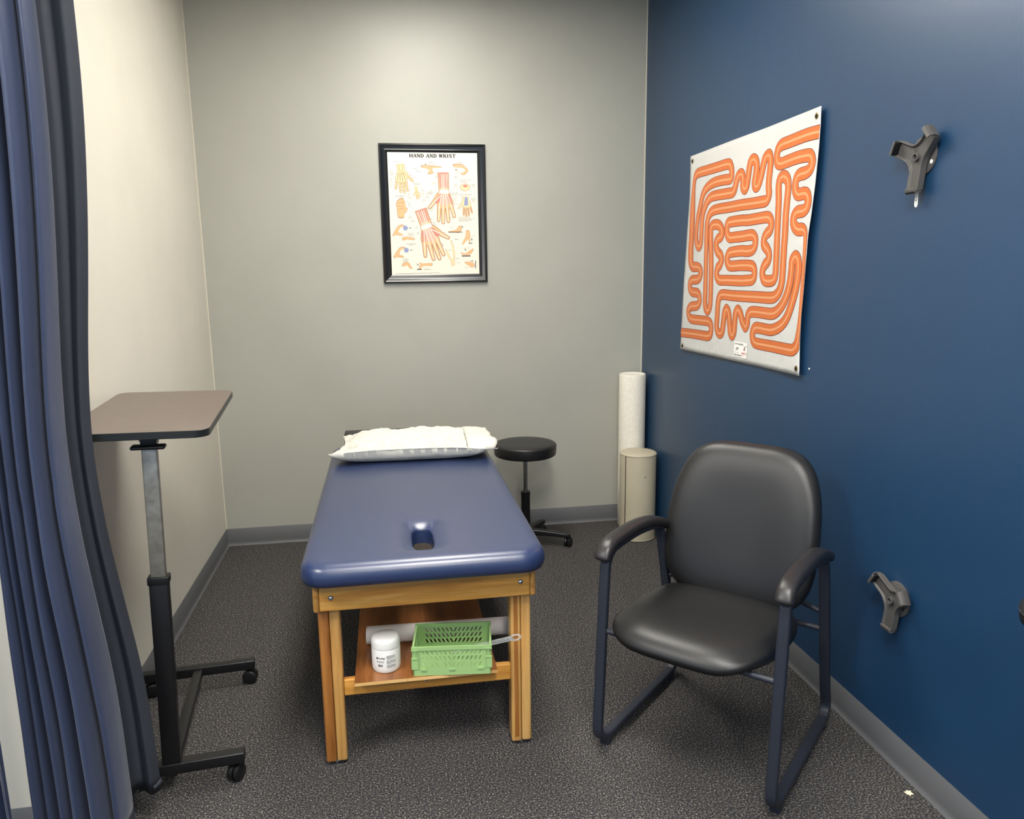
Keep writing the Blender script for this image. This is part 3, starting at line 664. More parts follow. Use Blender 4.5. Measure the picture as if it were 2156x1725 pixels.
# ---------------------------------------------------------------- three-armed wall brackets
def bracket(label,y,z,angs,lens,tagged):
    # local: x = to the right along the wall (world -y), y = up, z = out of the wall (world -x)
    t=thing('wall_bracket',label,'wall bracket',(W,y,z),0,'three-armed wall brackets')
    mx=Matrix(((0,0,-1,0),(-1,0,0,0),(0,1,0,0),(0,0,0,1)))
    def P(b): b.v=[tuple(mx@Vector(v)) for v in b.v]; return b
    b=B().lathe([(.050,.0003),(.054,.0012),(.054,.0050),(.052,.0065),(.001,.0065)],(0,.004,0),(0,0,1),48)
    pl=obj('backing_plate',P(b),M['bracket'],t)
    for a in (R(95),R(-28),R(205)):
        b=B().lathe([(.0058,.0062),(.0058,.0072),(.0045,.0078),(.001,.008)],(.043*math.cos(a),.004+.043*math.sin(a),0),(0,0,1),20)
        obj('screw',P(b),M['white'] if tagged else M['steel'],pl)
    # three arms: one Y shaped tray with a raised rim
    def outline(w,dl):
        od=sorted(range(3),key=lambda i:angs[i]%(2*PI)); pts=[]
        for k,i in enumerate(od):
            a,L=angs[i],lens[i]-dl; j=od[(k+1)%3]; a2=angs[j]; gap=(a2-a)%(2*PI)
            c,s_=math.cos(a),math.sin(a); R2=lambda d,q:(d*c-q*s_,d*s_+q*c)
            cr=.006
            for q in range(5):
                t=-PI/2+PI/2*q/4; pts.append(R2(L-cr+cr*math.cos(t),-w+cr+cr*math.sin(t)))
            for q in range(5):
                t=PI/2*q/4; pts.append(R2(L-cr+cr*math.cos(t),w-cr+cr*math.sin(t)))
            # smooth inner corner towards the next arm
            c2,s2=math.cos(a2),math.sin(a2); dk=w/math.tan(gap/2)
            P0=R2(dk+.030,w); P2=((dk+.030)*c2+w*s2,(dk+.030)*s2-w*c2); Pm=R2(dk,w)
            for q in range(7):
                t=q/6; pts.append(tuple((1-t)**2*P0[m]+2*t*(1-t)*Pm[m]+t*t*P2[m] for m in (0,1)))
        return pts
    w=.0235
    def sec(wd,dl,zf):
        out=[]
        for x,y_ in outline(wd,dl):
            d=math.hypot(x,y_); out.append(Vector((x,y_,zf+.006*ss(.045,.09,d))))
        return out
    rows=[sec(w-.006,.010,.007),sec(w,.004,.010),sec(w,.0,.016),sec(w,0,.0285),sec(w-.0012,.0012,.0295),sec(w-.0035,.0035,.0290),sec(w-.0050,.005,.0250),sec(w-.0065,.0065,.0225)]
    b=B().rings(rows)
    for q,(a,L) in enumerate(zip(angs,lens)):
        rt=Matrix.Rotation(a,4,'Z'); rows=[]; top=.050 if q<2 else .040
        for d,h,th in ((L-.003,.020,.006),(L+.0005,.028,.0045),(L+.0025,.036,.0040),(L+.0015,top-.006,.0036),(L-.003,top,.0030),(L-.011,top+.0015,.0022)):
            ww=(w-.0012)*(1-.14*ss(.03,top,h))
            rows.append([rt@Vector((d+qx*th/2,qy,h+(qx*.0012 if h>=top else 0))) for qx,qy in ((-1,-ww),(-1,ww),(1,ww),(1,-ww))])
        b.rings(rows)
    obj('bracket_arms',P(b),M['bracket'],t,bevel=.0012,angle=35)
    for a,L in list(zip(angs,lens))[:1]:
        rt=Matrix.Rotation(a,4,'Z'); b=B().rbox(L-.009,L+.0005,-.0185,.0185,.024,.047,.003,mx=rt); obj('rubber_pad',P(b),M['rubber'],t)
    b=B(); 
    b.lathe([(.0118,.021),(.0118,.0305),(.0108,.0315),(.0082,.0315),(.0078,.028),(.0070,.0235)],(0,0,0),(0,0,1),32)
    for q in (-.0035,.0035): b.box(q-.001,q+.001,.010,.026,.0215,.0255,mx=Matrix.Rotation(R(20),4,'Z'))
    obj('release_ring',P(b),M['bracket'],t)
    a,L=angs[2],lens[2]; rt=Matrix.Rotation(a,4,'Z')
    b=B().prism([(L-.019+.0085*math.cos(q*PI/10),.006+.0075*math.sin(q*PI/10)) for q in range(20)],.023,.0245,mx=rt)
    obj('white_insert',P(b),M['white'],t)
    if tagged:
        b=B().prism([(-.0062,-.094),(.0062,-.094),(.0066,-.128),(.0045,-.1345),(0,-.137),(-.0045,-.1345),(-.0066,-.128)],.0145,.0155)
        tg=obj('tag',P(b),M['white'],t,smooth=False,label='white printed tab under the lower arm')
        b=B().box(-.0022,.0014,-.1195,-.116,.01555,.0157).box(-.0006,.0006,-.128,-.122,.01555,.0157).box(-.005,.0055,-.1085,-.1078,.01555,.0157)
        obj('tag_print',P(b),M['ink_dark'],tg,smooth=False)
bracket('dark grey three-armed bracket high on the blue wall with a white tab',2.004,1.842,(R(156),R(42),R(-89)),(.088,.090,.097),True)
bracket('dark grey three-armed bracket low on the blue wall beside the black chair',1.958,.532,(R(147),R(30),R(-90)),(.088,.080,.093),False)
o=obj('wall_screw',B().lathe([(.0035,0),(.0035,.002),(.001,.003)],(W,2.528,1.176),(-1,0,0),12),M['white']); tag(o,'tiny white screw head in the blue wall below the orange maze banner','screw')
o=obj('paper_scrap',B().prism([(-.011,-.002),(-.006,-.004),(-.007,-.011),(.002,-.008),(.006,-.012),(.007,-.003),(.013,.001),(.005,.004),(.004,.010),(-.002,.005),(-.008,.008),(-.006,.002)],.0005,.0035),M['chip'],smooth=False)
o.location=(2.428,1.787,0); o.rotation_euler=(0,0,R(20)); tag(o,'tiny cream paper scrap on the carpet near the blue wall','paper scrap')
# ---------------------------------------------------------------- framed chart
FX0,FX1,FZ0,FZ1=.9545,1.5395,1.4815,2.2325
FT=thing('framed_chart','black framed anatomy chart titled HAND AND WRIST on the grey back wall','framed chart',((FX0+FX1)/2,D,(FZ0+FZ1)/2))
fw=.046; prof=[(0,.0005),(0,.017),(.003,.021),(.008,.022),(.012,.0195),(.0145,.0185),(.030,.0155),(.033,.0165),(.037,.0155),(.0405,.012),(.046,.0095),(.046,.0005)]
cs=[(FX0,FZ0,1,1),(FX1,FZ0,-1,1),(FX1,FZ1,-1,-1),(FX0,FZ1,1,-1)]
b=B().rings([[Vector((x+sx*a,D-h,z+sz*a)) for a,h in prof] for x,z,sx,sz in cs]+[[Vector((cs[0][0]+a,D-h,cs[0][1]+a)) for a,h in prof]],cap0=False,cap1=False)
obj('frame',b,M['frame'],FT,world=True,angle=18)
PX0,PX1,PZ0,PZ1=FX0+fw-.001,FX1-fw+.001,FZ0+fw-.001,FZ1-fw+.001
pp=obj('chart_paper',B().box(PX0,PX1,D-.0095,D-.004,PZ0,PZ1),M['paper'],FT,world=True,smooth=False)
PM=['ink_dark','ink','skin','skin_d','bone','muscle','muscle_l','tendon','ballblue','outline']; MI={k:i for i,k in enumerate(PM)}
pb=B()
def chart(x,y):      # digitised coordinates of the print -> paper plane
    v=(y-215)/(1505-215); l=218+64*v; r=1182+40*v; u=(x-l)/(r-l); return PX0+u*(PX1-PX0),PZ1-v*(PZ1-PZ0)
SC=(PX1-PX0)/965.0
CNT=[0]
def lift(lay): CNT[0]+=1; return .0095+.00015*(lay+1)+(CNT[0]%65)*2e-6
def put(pts,lay,mname): 
    n=len(pts); q=lift(lay); pb.add([Vector((x,D-q,z)) for x,z in pts],[tuple(range(n))],MI[mname])
def putf(vs,fs,lay,mname): q=lift(lay); pb.add([Vector((x,D-q,z)) for x,z in vs],fs,MI[mname])
def stroke(pts,w,lay,mname):
    k=len(pts)
    for i in range(k-1):
        (x0,z0),(x1,z1)=pts[i],pts[i+1]; d=math.hypot(x1-x0,z1-z0) or 1e-9; nx,nz=-(z1-z0)/d*w/2,(x1-x0)/d*w/2
        put([(x0+nx,z0+nz),(x1+nx,z1+nz),(x1-nx,z1-nz),(x0-nx,z0-nz)],lay,mname)
# title in slab serif letters
GL={'H':([((.16,0),(.16,1),.2),((.84,0),(.84,1),.2),((.16,.5),(.84,.5),.1)],[(.16,0),(.16,1),(.84,0),(.84,1)],1.0),
'A':([((.10,0),(.46,1),.09),((.88,0),(.50,1),.2),((.22,.33),(.72,.33),.09)],[(.10,0),(.88,0)],1.0),
'N':([((.16,0),(.16,1),.1),((.16,1),(.84,0),.2),((.84,0),(.84,1),.1)],[(.16,0),(.12,1),(.84,1)],1.0),
'D':([((.18,0),(.18,1),.2),((.18,.95),(.55,.95),.1),((.18,.05),(.55,.05),.1),((.55,.95),(.80,.70),.16),((.80,.75),(.80,.25),.2),((.80,.30),(.55,.05),.16)],[(.14,0),(.14,1)],.96),
'W':([((.10,1),(.34,0),.19),((.34,0),(.58,1),.09),((.56,1),(.80,0),.19),((.80,0),(1.04,1),.09)],[(.10,1),(.57,1),(1.04,1)],1.18),
'R':([((.18,0),(.18,1),.2),((.18,.95),(.6,.95),.1),((.18,.5),(.6,.5),.1),((.6,.95),(.76,.80),.15),((.76,.84),(.76,.64),.17),((.76,.68),(.6,.5),.15),((.48,.5),(.86,0),.2)],[(.18,0),(.14,1),(.88,0)],.98),
'I':([((.25,0),(.25,1),.22)],[(.25,0),(.25,1)],.5),
'S':([((.74,.95),(.30,.95),.1),((.34,.97),(.16,.78),.17),((.16,.80),(.30,.56),.18),((.26,.60),(.68,.42),.2),((.68,.46),(.78,.24),.18),((.78,.26),(.60,.03),.17),((.64,.05),(.16,.05),.1),((.76,1),(.76,.72),.08),((.13,.28),(.13,0),.08)],[],.9),
'T':([((.48,0),(.48,1),.2),((.04,.95),(.92,.95),.1),((.06,1),(.06,.74),.08),((.90,1),(.90,.74),.08)],[(.48,0)],.96)}
def title(text,x,z,h,wd):
    adv=[GL[c][2]+.12 if c!=' ' else .55 for c in text]; tot=sum(adv); s_=wd/tot
    for c,a in zip(text,adv):
        if c!=' ':
            st,se,w=GL[c]
            for p,q,t_ in st: stroke([(x+p[0]*s_,z+p[1]*h),(x+q[0]*s_,z+q[1]*h)],(t_*1.25+.03)*s_,1,'ink_dark')
            for sx_,sz_ in se:
                zz=z+(.05 if sz_==0 else .95)*h; stroke([(x+(sx_-.19)*s_,zz),(x+(sx_+.19)*s_,zz)],.14*h,1,'ink_dark')
        x+=a*s_
xt,zt_=chart(455,268); xe,_=chart(952,268); title('HAND AND WRIST',xt,zt_,36*SC,xe-xt)
def capsule(x0,z0,x1,z1,w0,w1,lay,mname):
    d=math.hypot(x1-x0,z1-z0) or 1e-9; a=math.atan2(z1-z0,x1-x0); out=[]
    for i in range(9): t=a+PI/2+PI*i/8; out.append((x0+w0*math.cos(t),z0+w0*math.sin(t)))
    for i in range(9): t=a-PI/2+PI*i/8; out.append((x1+w1*math.cos(t),z1+w1*math.sin(t)))
    put(out,lay,mname)
def hand(px,py,size,rot,mir=1,style='skin',arm=.5,curl=0):
    # fingers point down at rot=0; px,py = wrist; size in digitised pixels (wrist to middle fingertip)
    ox,oz=chart(px,py); s_=size*SC; ca,sa=math.cos(rot),math.sin(rot)
    def Tt(x,z): x*=mir; return ox+s_*(x*ca-z*sa),oz+s_*(x*sa+z*ca)
    def cp(x0,z0,x1,z1,w0,w1,lay,m_):
        a,b_=Tt(x0,z0),Tt(x1,z1); capsule(*a,*b_,w0*s_,w1*s_,lay,m_)
    base='skin' if style in('skin','muscle') else 'bone'; out='outline'; inn=.014
    fing=[(-.215,-.44,-.315,-.80,.055,.040),(-.085,-.48,-.115,-.96,.058,.042),(.045,-.49,.055,-1.0,.060,.043),(.170,-.46,.205,-.93,.057,.042)]
    palm=[(-.15,.02),(-.185,-.12),(-.27,-.32),(-.275,-.46),(-.20,-.52),(0,-.54),(.19,-.52),(.235,-.44),(.235,-.30),(.20,-.12),(.16,.02)]
    thumb=[(.15,-.14,.33,-.34,.105,.060),(.33,-.34,.50,-.52,.058,.036)]
    armp=[(-.155,arm),(-.15,0),(.16,0),(.175,arm)]
    for lay,g,m_ in ((2,inn,out),(3,0,base)):
        for f in fing: cp(f[0],f[1],f[2],f[3],f[4]+g,f[5]+g,lay,m_)
        for f in thumb: cp(f[0],f[1],f[2],f[3],f[4]+g,f[5]+g,lay,m_)
        cx=sum(p[0] for p in palm)/len(palm); cz=sum(p[1] for p in palm)/len(palm)
        k=1+g*4 if g else 1
        put([Tt(cx+(x-cx)*k,cz+(z-cz)*k) for x,z in palm],lay,m_)
        if arm>0: put([Tt(x*(1+g*6),z) for x,z in armp],lay,m_)
    if style=='muscle':
        put([Tt(*p) for p in [(-.145,arm),(-.13,.12),(.14,.12),(.165,arm)]],4,'muscle')
        put([Tt(*p) for p in [(.05,-.06),(.17,-.10),(.33,-.34),(.27,-.38),(.12,-.36),(.04,-.22)]],4,'muscle')
        put([Tt(*p) for p in [(-.14,-.06),(-.20,-.16),(-.26,-.40),(-.17,-.40),(-.10,-.2)]],4,'muscle')
        put([Tt(*p) for p in [(-.10,-.1),(.06,-.1),(.17,-.42),(.05,-.46),(-.15,-.44)]],4,'muscle_l')
        for f in fing:
            a=f[0]*.35; stroke([Tt(a*1.4,arm*.9),Tt(a,0),Tt(f[0],f[1])],.020*s_,5,'tendon'); stroke([Tt(f[0],f[1]),Tt(f[2],f[3])],.026*s_,5,'tendon')
            for q in (.35,.7): cp(f[0]+(f[2]-f[0])*q,f[1]+(f[3]-f[1])*q,f[0]+(f[2]-f[0])*(q+.12),f[1]+(f[3]-f[1])*(q+.12),.022,.022,6,'bone')
        stroke([Tt(.10,-.12),Tt(.33,-.34),Tt(.50,-.52)],.024*s_,5,'tendon')
        put([Tt(*p) for p in [(-.15,.05),(.15,.05),(.17,-.07),(-.16,-.07)]],6,'tendon')
        for q in range(7): x=-.12+q*.04; stroke([Tt(x*1.1,arm*.98),Tt(x,.12)],.010*s_,5,'muscle_l')
    elif style=='bone':
        for f in fing:
            x0=f[0]*.5
            stroke([Tt(x0,-.12),Tt(f[0],f[1])],.020*s_,5,'outline')
            for q0,q1 in ((.05,.36),(.44,.66),(.74,.95)): stroke([Tt(f[0]+(f[2]-f[0])*q0,f[1]+(f[3]-f[1])*q0),Tt(f[0]+(f[2]-f[0])*q1,f[1]+(f[3]-f[1])*q1)],.026*s_,5,'skin_d')
        for q in range(6): a=q*1.05; cp(.07*math.cos(a),-.07+.05*math.sin(a),.075*math.cos(a),-.07+.055*math.sin(a),.028,.028,5,'skin')
        stroke([Tt(.10,-.12),Tt(.33,-.34),Tt(.50,-.52)],.022*s_,5,'skin_d')
        for x in (-.07,.08): stroke([Tt(x,arm),Tt(x,0)],.05*s_,4,'skin')
    elif style=='blue':
        put([Tt(*p) for p in [(-.08,.12),(.08,.12),(.15,-.38),(-.1,-.36)]],5,'ballblue')
        for f in fing: stroke([Tt(f[0],f[1]),Tt(f[2],f[3])],.05*s_,5,'skin_d')
    else:
        for f in fing[1:]: stroke([Tt(f[0]-.06,f[1]+.05),Tt(f[2]-.05,f[3]+.06)],.012*s_,5,'skin_d')
        stroke([Tt(.05,-.05),Tt(.12,-.3),Tt(.02,-.42)],.014*s_,5,'skin_d')
def blob(pts,m_='skin',lay=3,ol=True):
    q=catmull([chart(*p) for p in pts],4,closed=True)
    cx=sum(p[0] for p in q)/len(q); cz=sum(p[1] for p in q)/len(q)
    if ol: put([(cx+(x-cx)*1.05,cz+(z-cz)*1.06) for x,z in q],lay-1,'outline')
    put(q,lay,m_)
def ln(pts,w,m_='ink_dark',lay=6): stroke([chart(*p) for p in pts],w*SC,lay,m_)
def arrow(x,y,dx,dy):
    ln([(x,y),(x+dx*.7,y+dy*.7)],3.5); a=math.atan2(dy,dx); L=math.hypot(dx,dy)
    put([chart(x+dx,y+dy),chart(x+dx*.6-dy*.25,y+dy*.6+dx*.25),chart(x+dx*.6+dy*.25,y+dy*.6-dx*.25)],6,'ink_dark')
hand(365,400,232,R(4),1,'bone',.28); hand(828,618,330,R(0),-1,'muscle',.60); hand(640,985,372,R(18),1,'muscle',.50)
hand(535,610,90,R(10),-1,'bone',.5); hand(1068,700,180,R(2),-1,'blue',.18)
# side-view flexed hands
blob([(585,352),(640,348),(700,350),(782,362),(785,372),(712,376),(700,395),(712,420),(688,436),(655,436),(650,424),(672,404),(640,384),(590,372)]); ln([(600,360),(700,358)],8,'muscle_l',4)
blob([(932,336),(1010,334),(1046,356),(1080,392),(1072,420),(1042,442),(1008,436),(1012,424),(1040,416),(1052,396),(1020,372),(936,366)]); ln([(940,350),(1020,350)],12,'muscle_l',4)
blob([(344,886),(330,800),(322,745),(352,705),(390,698),(412,735),(422,790),(440,790),(424,836),(408,850),(400,890)]); ln([(340,740),(400,735)],4,'skin_d',4); ln([(335,775),(395,780)],4,'skin_d',4); ln([(345,810),(400,800)],4,'skin_d',4)
ln([(430,730),(456,745),(464,770),(456,785)],2.5)
for y,x in ((1005,420),(1240,432)):
    blob([(x-130,y+66),(x-100,y+10),(x-70,y-25),(x-30,y-32),(x-12,y-16),(x-50,y-8),(x-66,y+16),(x-70,y+44),(x-30,y+60),(x-40,y+76),(x-100,y+70),(x-118,y+82)])
    put([ (lambda c:(c[0]+26*SC*math.cos(a_*PI/10),c[1]+26*SC*math.sin(a_*PI/10)))(chart(x,y)) for a_ in range(20)],4,'ballblue'); arrow(x+68,y,-30,0)
blob([(396,1102),(450,1098),(512,1112),(514,1128),(490,1134),(450,1126),(398,1136)]); blob([(392,1390),(420,1370),(455,1372),(480,1410),(494,1436),(470,1434),(440,1404),(398,1416)])
blob([(572,1370),(600,1384),(690,1382),(708,1390),(694,1412),(640,1410),(612,1412),(584,1438),(568,1436),(580,1404)]); ln([(545,1448),(598,1448)],7); arrow(540,1382,22,24)
blob([(1060,1376),(1120,1372),(1150,1384),(1166,1412),(1140,1434),(1120,1424),(1080,1398)]); ln([(1176,1362),(1176,1446)],7); arrow(1122,1360,28,5)
blob([(888,1040),(960,1022),(985,990),(1012,990),(1018,1030),(975,1062),(968,1050),(900,1050)]); ln([(878,1050),(1030,1050)],7); arrow(1018,976,18,28)
blob([(1070,1040),(1104,1044),(1114,1100),(1112,1156),(1100,1150),(1094,1126),(1040,1180),(1034,1160),(1064,1100)]); ln([(1098,1170),(1140,1170)],7); arrow(1133,1110,0,34)
blob([(1022,1268),(1060,1280),(1100,1256),(1146,1232),(1140,1262),(1110,1294),(1060,1298),(1030,1290)]); ln([(1026,1308),(1122,1308)],9); arrow(1052,1220,18,30)
blob([(905,1150),(922,1160),(944,1230),(952,1290),(948,1340),(936,1330),(930,1290),(920,1220)],'bone'); blob([(852,1240),(866,1244),(900,1310),(930,1352),(926,1368),(898,1346),(866,1290)],'bone'); blob([(912,1362),(948,1352),(950,1400),(920,1412)],'bone')
q=[chart(1053+58*math.cos(a_*PI/14),576+40*math.sin(a_*PI/14)) for a_ in range(28)]; put(q,3,'muscle_l'); q=[chart(1053+50*math.cos(a_*PI/14),576+32*math.sin(a_*PI/14)) for a_ in range(28)]; put(q,4,'bone'); q=[chart(1056+24*math.cos(a_*PI/14),562+15*math.sin(a_*PI/14)) for a_ in range(28)]; put(q,5,'muscle')
arrow(645,338,-28,0); arrow(975,392,-30,0)
def small(text,x,y,h):
    vs,fs=text_mesh(text,h*SC*1.35,.0001); wd=max(v[0] for v in vs); cx,cz=chart(x,y); putf([(cx+a-wd/2,cz+c) for a,c in vs],fs,2,'ink')
for tx,x,y in (('Palmar View',336,318),('Extension',684,318),('Flexion',995,318),('Palmar View of',534,538),('Carpal Bones',534,552),('Range of Movement',364,670),('of Thumb',364,684),('Cross Section of Wrist',1056,504),('Carpal Tunnel Syndrome',1062,655),('Dynamic Movement',480,1178),('Position',480,1192),('Fractures',968,1130)): small(tx,x,y,10)
random.seed(3)
def lines(x,y,w,k):
    for i in range(k):
        yy=y+i*9; l=w*(.6+.4*random.random()); ln([(x,yy),(x+l,yy)],2.2,'ink',2)
for a in ((248,376,30,1),(392,342,22,1),(398,358,45,1),(404,376,50,1),(410,394,34,1),(434,424,60,1),(460,455,62,1),(478,474,56,1),(248,410,50,5),(248,468,60,1),(250,490,38,3),(250,518,34,3),(252,552,30,3),(500,376,44,2),(525,400,40,2),(545,420,50,1),(664,330,88,1),(728,432,55,3),(728,462,46,2),(730,490,28,1),(690,530,64,2),(668,610,54,3),(640,632,70,3),(630,668,48,3),(596,705,46,3),(440,600,32,3),(440,640,32,3),(442,675,44,3),(582,590,20,1),(584,606,40,3),(586,640,36,3),(890,604,64,1),(890,636,96,4),(898,682,98,1),(904,704,88,2),(906,728,50,1),(910,748,90,2),(690,768,30,3),(666,795,56,4),(950,410,44,3),(940,462,38,3),(1010,516,76,2),(940,545,40,4),(1122,545,46,4),(1012,675,22,4),(1116,690,62,5),(986,890,180,6),(448,885,50,3),(474,926,50,2),(672,900,44,3),(690,940,52,3),(704,972,54,3),(720,1000,54,2),(762,1026,46,2),(800,1060,56,3),(520,998,44,2),(540,1052,40,3),(446,1060,80,4),(886,890,60,3),(780,1170,66,5),(900,1002,44,1),(946,1126,44,1),(882,1240,30,2),(962,1332,44,2),(970,1382,56,1),(396,1334,66,4),(618,1444,108,2),(1062,1436,50,1),(1124,1092,50,1),(1078,1224,50,1)): lines(*a)
ln([(318,1494),(790,1487)],3,'ink',2)
obj('chart_print',pb,[M[k] for k in PM],pp,world=True,smooth=False,fix=False)
# ---------------------------------------------------------------- maze banner
MAZE=[(3.75,1.215),(3.651,1.219),(3.542,1.222),(3.439,1.223),(3.397,1.225),(3.371,1.237),(3.364,1.263),(3.372,1.284),(3.406,1.294),(3.483,1.294),(3.588,1.293),(3.627,1.302),(3.644,1.324),(3.633,1.344),(3.6,1.356),(3.548,1.36),(3.515,1.369),(3.5,1.392),(3.515,1.417),(3.545,1.425),(3.594,1.426),(3.623,1.437),(3.637,1.456),(3.628,1.477),(3.595,1.486),(3.542,1.488),(3.509,1.499),(3.497,1.521),(3.511,1.54),(3.543,1.548),(3.596,1.55,1.1),(3.621,1.563,1.3),(3.633,1.589,1.4),(3.635,1.647,1.4),(3.629,1.688,1.4),(3.627,1.799,1.35),(3.627,1.877,1.1),(3.622,1.939,0.85),(3.607,1.978,0.95),(3.572,1.991),(3.484,1.991),(3.368,1.99),(3.245,1.989),(3.215,1.973),(3.205,1.952),(3.206,1.932),(3.223,1.923),(3.28,1.926),(3.362,1.927),(3.426,1.921),(3.477,1.906),(3.511,1.879),(3.536,1.829),(3.557,1.779),(3.567,1.726),(3.566,1.676),(3.554,1.654),(3.533,1.645),(3.514,1.652),(3.507,1.677),(3.505,1.729),(3.501,1.784),(3.479,1.825),(3.45,1.851),(3.411,1.865),(3.357,1.867),(3.261,1.865),(3.195,1.864),(3.174,1.877),(3.158,1.906),(3.142,1.926),(3.117,1.931),(3.101,1.921),(3.097,1.896),(3.097,1.878),(3.081,1.867),(3.064,1.875),(3.052,1.912),(3.043,1.952),(3.032,1.972),(3.011,1.976),(2.99,1.964),(2.983,1.938),(2.989,1.906),(2.995,1.881),(2.985,1.866),(2.963,1.871),(2.945,1.901),(2.93,1.94),(2.917,1.967),(2.892,1.976),(2.876,1.964),(2.871,1.933),(2.877,1.887),(2.876,1.852),(2.87,1.823),(2.888,1.803),(2.932,1.801),(3.031,1.802),(3.106,1.804),(3.223,1.804),(3.324,1.805),(3.391,1.801),(3.424,1.785),(3.442,1.756),(3.446,1.711),(3.443,1.65),(3.441,1.597),(3.438,1.518),(3.438,1.441),(3.438,1.378),(3.426,1.352),(3.409,1.344),(3.39,1.354),(3.38,1.381),(3.378,1.457),(3.381,1.548),(3.391,1.633),(3.399,1.693),(3.396,1.729),(3.364,1.738),(3.318,1.733),(3.289,1.714),(3.283,1.694),(3.294,1.68),(3.32,1.673),(3.338,1.658),(3.338,1.638),(3.32,1.616),(3.299,1.604),(3.291,1.601),(3.277,1.58),(3.29,1.557),(3.313,1.542),(3.322,1.518),(3.313,1.499),(3.284,1.488),(3.209,1.488),(3.081,1.487),(3.039,1.489),(2.991,1.491),(2.966,1.5),(2.96,1.52),(2.97,1.541),(3.0,1.55),(3.083,1.552),(3.149,1.55),(3.195,1.551),(3.218,1.565),(3.223,1.586),(3.211,1.603),(3.181,1.61),(3.092,1.613),(3.043,1.61),(2.995,1.613),(2.971,1.627),(2.965,1.65),(2.974,1.663),(3.004,1.675),(3.094,1.673),(3.153,1.673),(3.205,1.673),(3.231,1.687),(3.238,1.715),(3.229,1.736),(3.194,1.74),(3.1,1.74),(3.04,1.737),(2.953,1.738),(2.878,1.738),(2.848,1.729),(2.835,1.711),(2.842,1.687),(2.869,1.675),(2.887,1.661),(2.894,1.642),(2.886,1.628),(2.858,1.612),(2.84,1.59),(2.848,1.567),(2.875,1.551),(2.89,1.53),(2.888,1.509),(2.867,1.491),(2.814,1.49),(2.788,1.5),(2.779,1.53),(2.78,1.609),(2.782,1.676),(2.784,1.738),(2.787,1.8),(2.794,1.844),(2.788,1.872),(2.762,1.88),(2.731,1.867),(2.718,1.839),(2.72,1.794),(2.723,1.734),(2.721,1.673),(2.723,1.622),(2.723,1.561),(2.726,1.49),(2.74,1.455),(2.767,1.434),(2.808,1.424),(2.923,1.423),(3.071,1.422),(3.17,1.422),(3.251,1.424),(3.283,1.413),(3.297,1.384),(3.302,1.323),(3.305,1.278),(3.293,1.253),(3.269,1.246),(3.247,1.258),(3.237,1.297),(3.227,1.343),(3.21,1.36),(3.189,1.345),(3.176,1.301),(3.166,1.261),(3.147,1.248),(3.132,1.264),(3.127,1.305),(3.121,1.345),(3.101,1.362),(3.077,1.348),(3.059,1.32),(3.036,1.299),(3.025,1.294),(3.011,1.31),(3.008,1.338),(2.989,1.357),(2.942,1.362),(2.848,1.361),(2.795,1.362),(2.751,1.375),(2.705,1.409),(2.673,1.456),(2.66,1.499),(2.656,1.536),(2.654,1.566),(2.633,1.58),(2.613,1.567),(2.606,1.53),(2.616,1.47),(2.639,1.412),(2.675,1.354),(2.726,1.318),(2.789,1.299),(2.842,1.297),(2.926,1.298),(2.953,1.285),(2.959,1.259),(2.941,1.237),(2.891,1.233),(2.769,1.234),(2.644,1.234),(2.612,1.241),(2.59,1.262),(2.579,1.305,0.85),(2.574,1.366,0.6),(2.572,1.441,0.5),(2.571,1.515,0.48),(2.57,1.588,0.5),(2.57,1.648,0.55),(2.577,1.666,0.8),(2.595,1.675),(2.629,1.678),(2.653,1.691),(2.664,1.712),(2.657,1.731),(2.636,1.74),(2.597,1.741),(2.574,1.752),(2.567,1.773),(2.577,1.794),(2.6,1.802),(2.639,1.802),(2.66,1.815),(2.667,1.84),(2.658,1.864),(2.635,1.872),(2.597,1.873),(2.568,1.882),(2.557,1.903),(2.566,1.922),(2.587,1.931),(2.659,1.934),(2.74,1.931),(2.788,1.929),(2.816,1.939),(2.823,1.963),(2.814,1.987),(2.789,1.998),(2.723,2.0),(2.611,2.003),(2.522,2.0)]
ZL=[(3.672,2.079),(3.674,1.889),(3.698,1.654),(3.718,1.492),(3.734,1.243),(3.735,1.131)]
ZR=[(2.523,2.083),(2.519,2.023),(2.520,1.944),(2.528,1.826),(2.540,1.716),(2.553,1.644),(2.557,1.559),(2.562,1.444),(2.569,1.355),(2.572,1.266),(2.567,1.147)]
def edge(E_,z):
    if z>=E_[0][1]: return E_[0][0]
    for (ya,za),(yb,zb) in zip(E_,E_[1:]):
        if z>=zb: return ya+(yb-ya)*(za-z)/(za-zb)
    return E_[-1][0]
def boff(y,z):
    r=1-min(max((y-2.52)/1.2,0),1); l=1-r
    return .0085+.011*ss(.62,1,r)*(.55+.45*math.sin(PI*min(max((z-1.13)/.95,0),1)))+.004*noise.noise(Vector((y*3,z*3,2)))+.003*math.sin(y*7+z*2)*.5+.0028*l
def bp(y,z,lift=0): return Vector((W-boff(y,z)-lift,y,z))
MT=thing('maze_banner','white vinyl banner printed with one winding orange maze path on the blue wall','banner',(W,3.12,1.61))
NY,NZ=60,48; vs=[]
for j in range(NZ+1):
    v=j/NZ
    for i in range(NY+1):
        u=i/NY; zz0=2.081+(1.130-2.081)*v; y=edge(ZL,zz0)+(edge(ZR,zz0)-edge(ZL,zz0))*u; z=zz0+(.003+.012*v)*u*1.0; vs.append((y,z))
n=NY+1; F_=[(j*n+i,j*n+i+1,(j+1)*n+i+1,(j+1)*n+i) for j in range(NZ) for i in range(NY)]
b=B().add([bp(y,z) for y,z in vs],F_)
sh=obj('banner_sheet',b,M['vinyl_banner'],MT,world=True,angle=180); md=sh.modifiers.new('s','SOLIDIFY'); md.thickness=.0008; md.offset=0
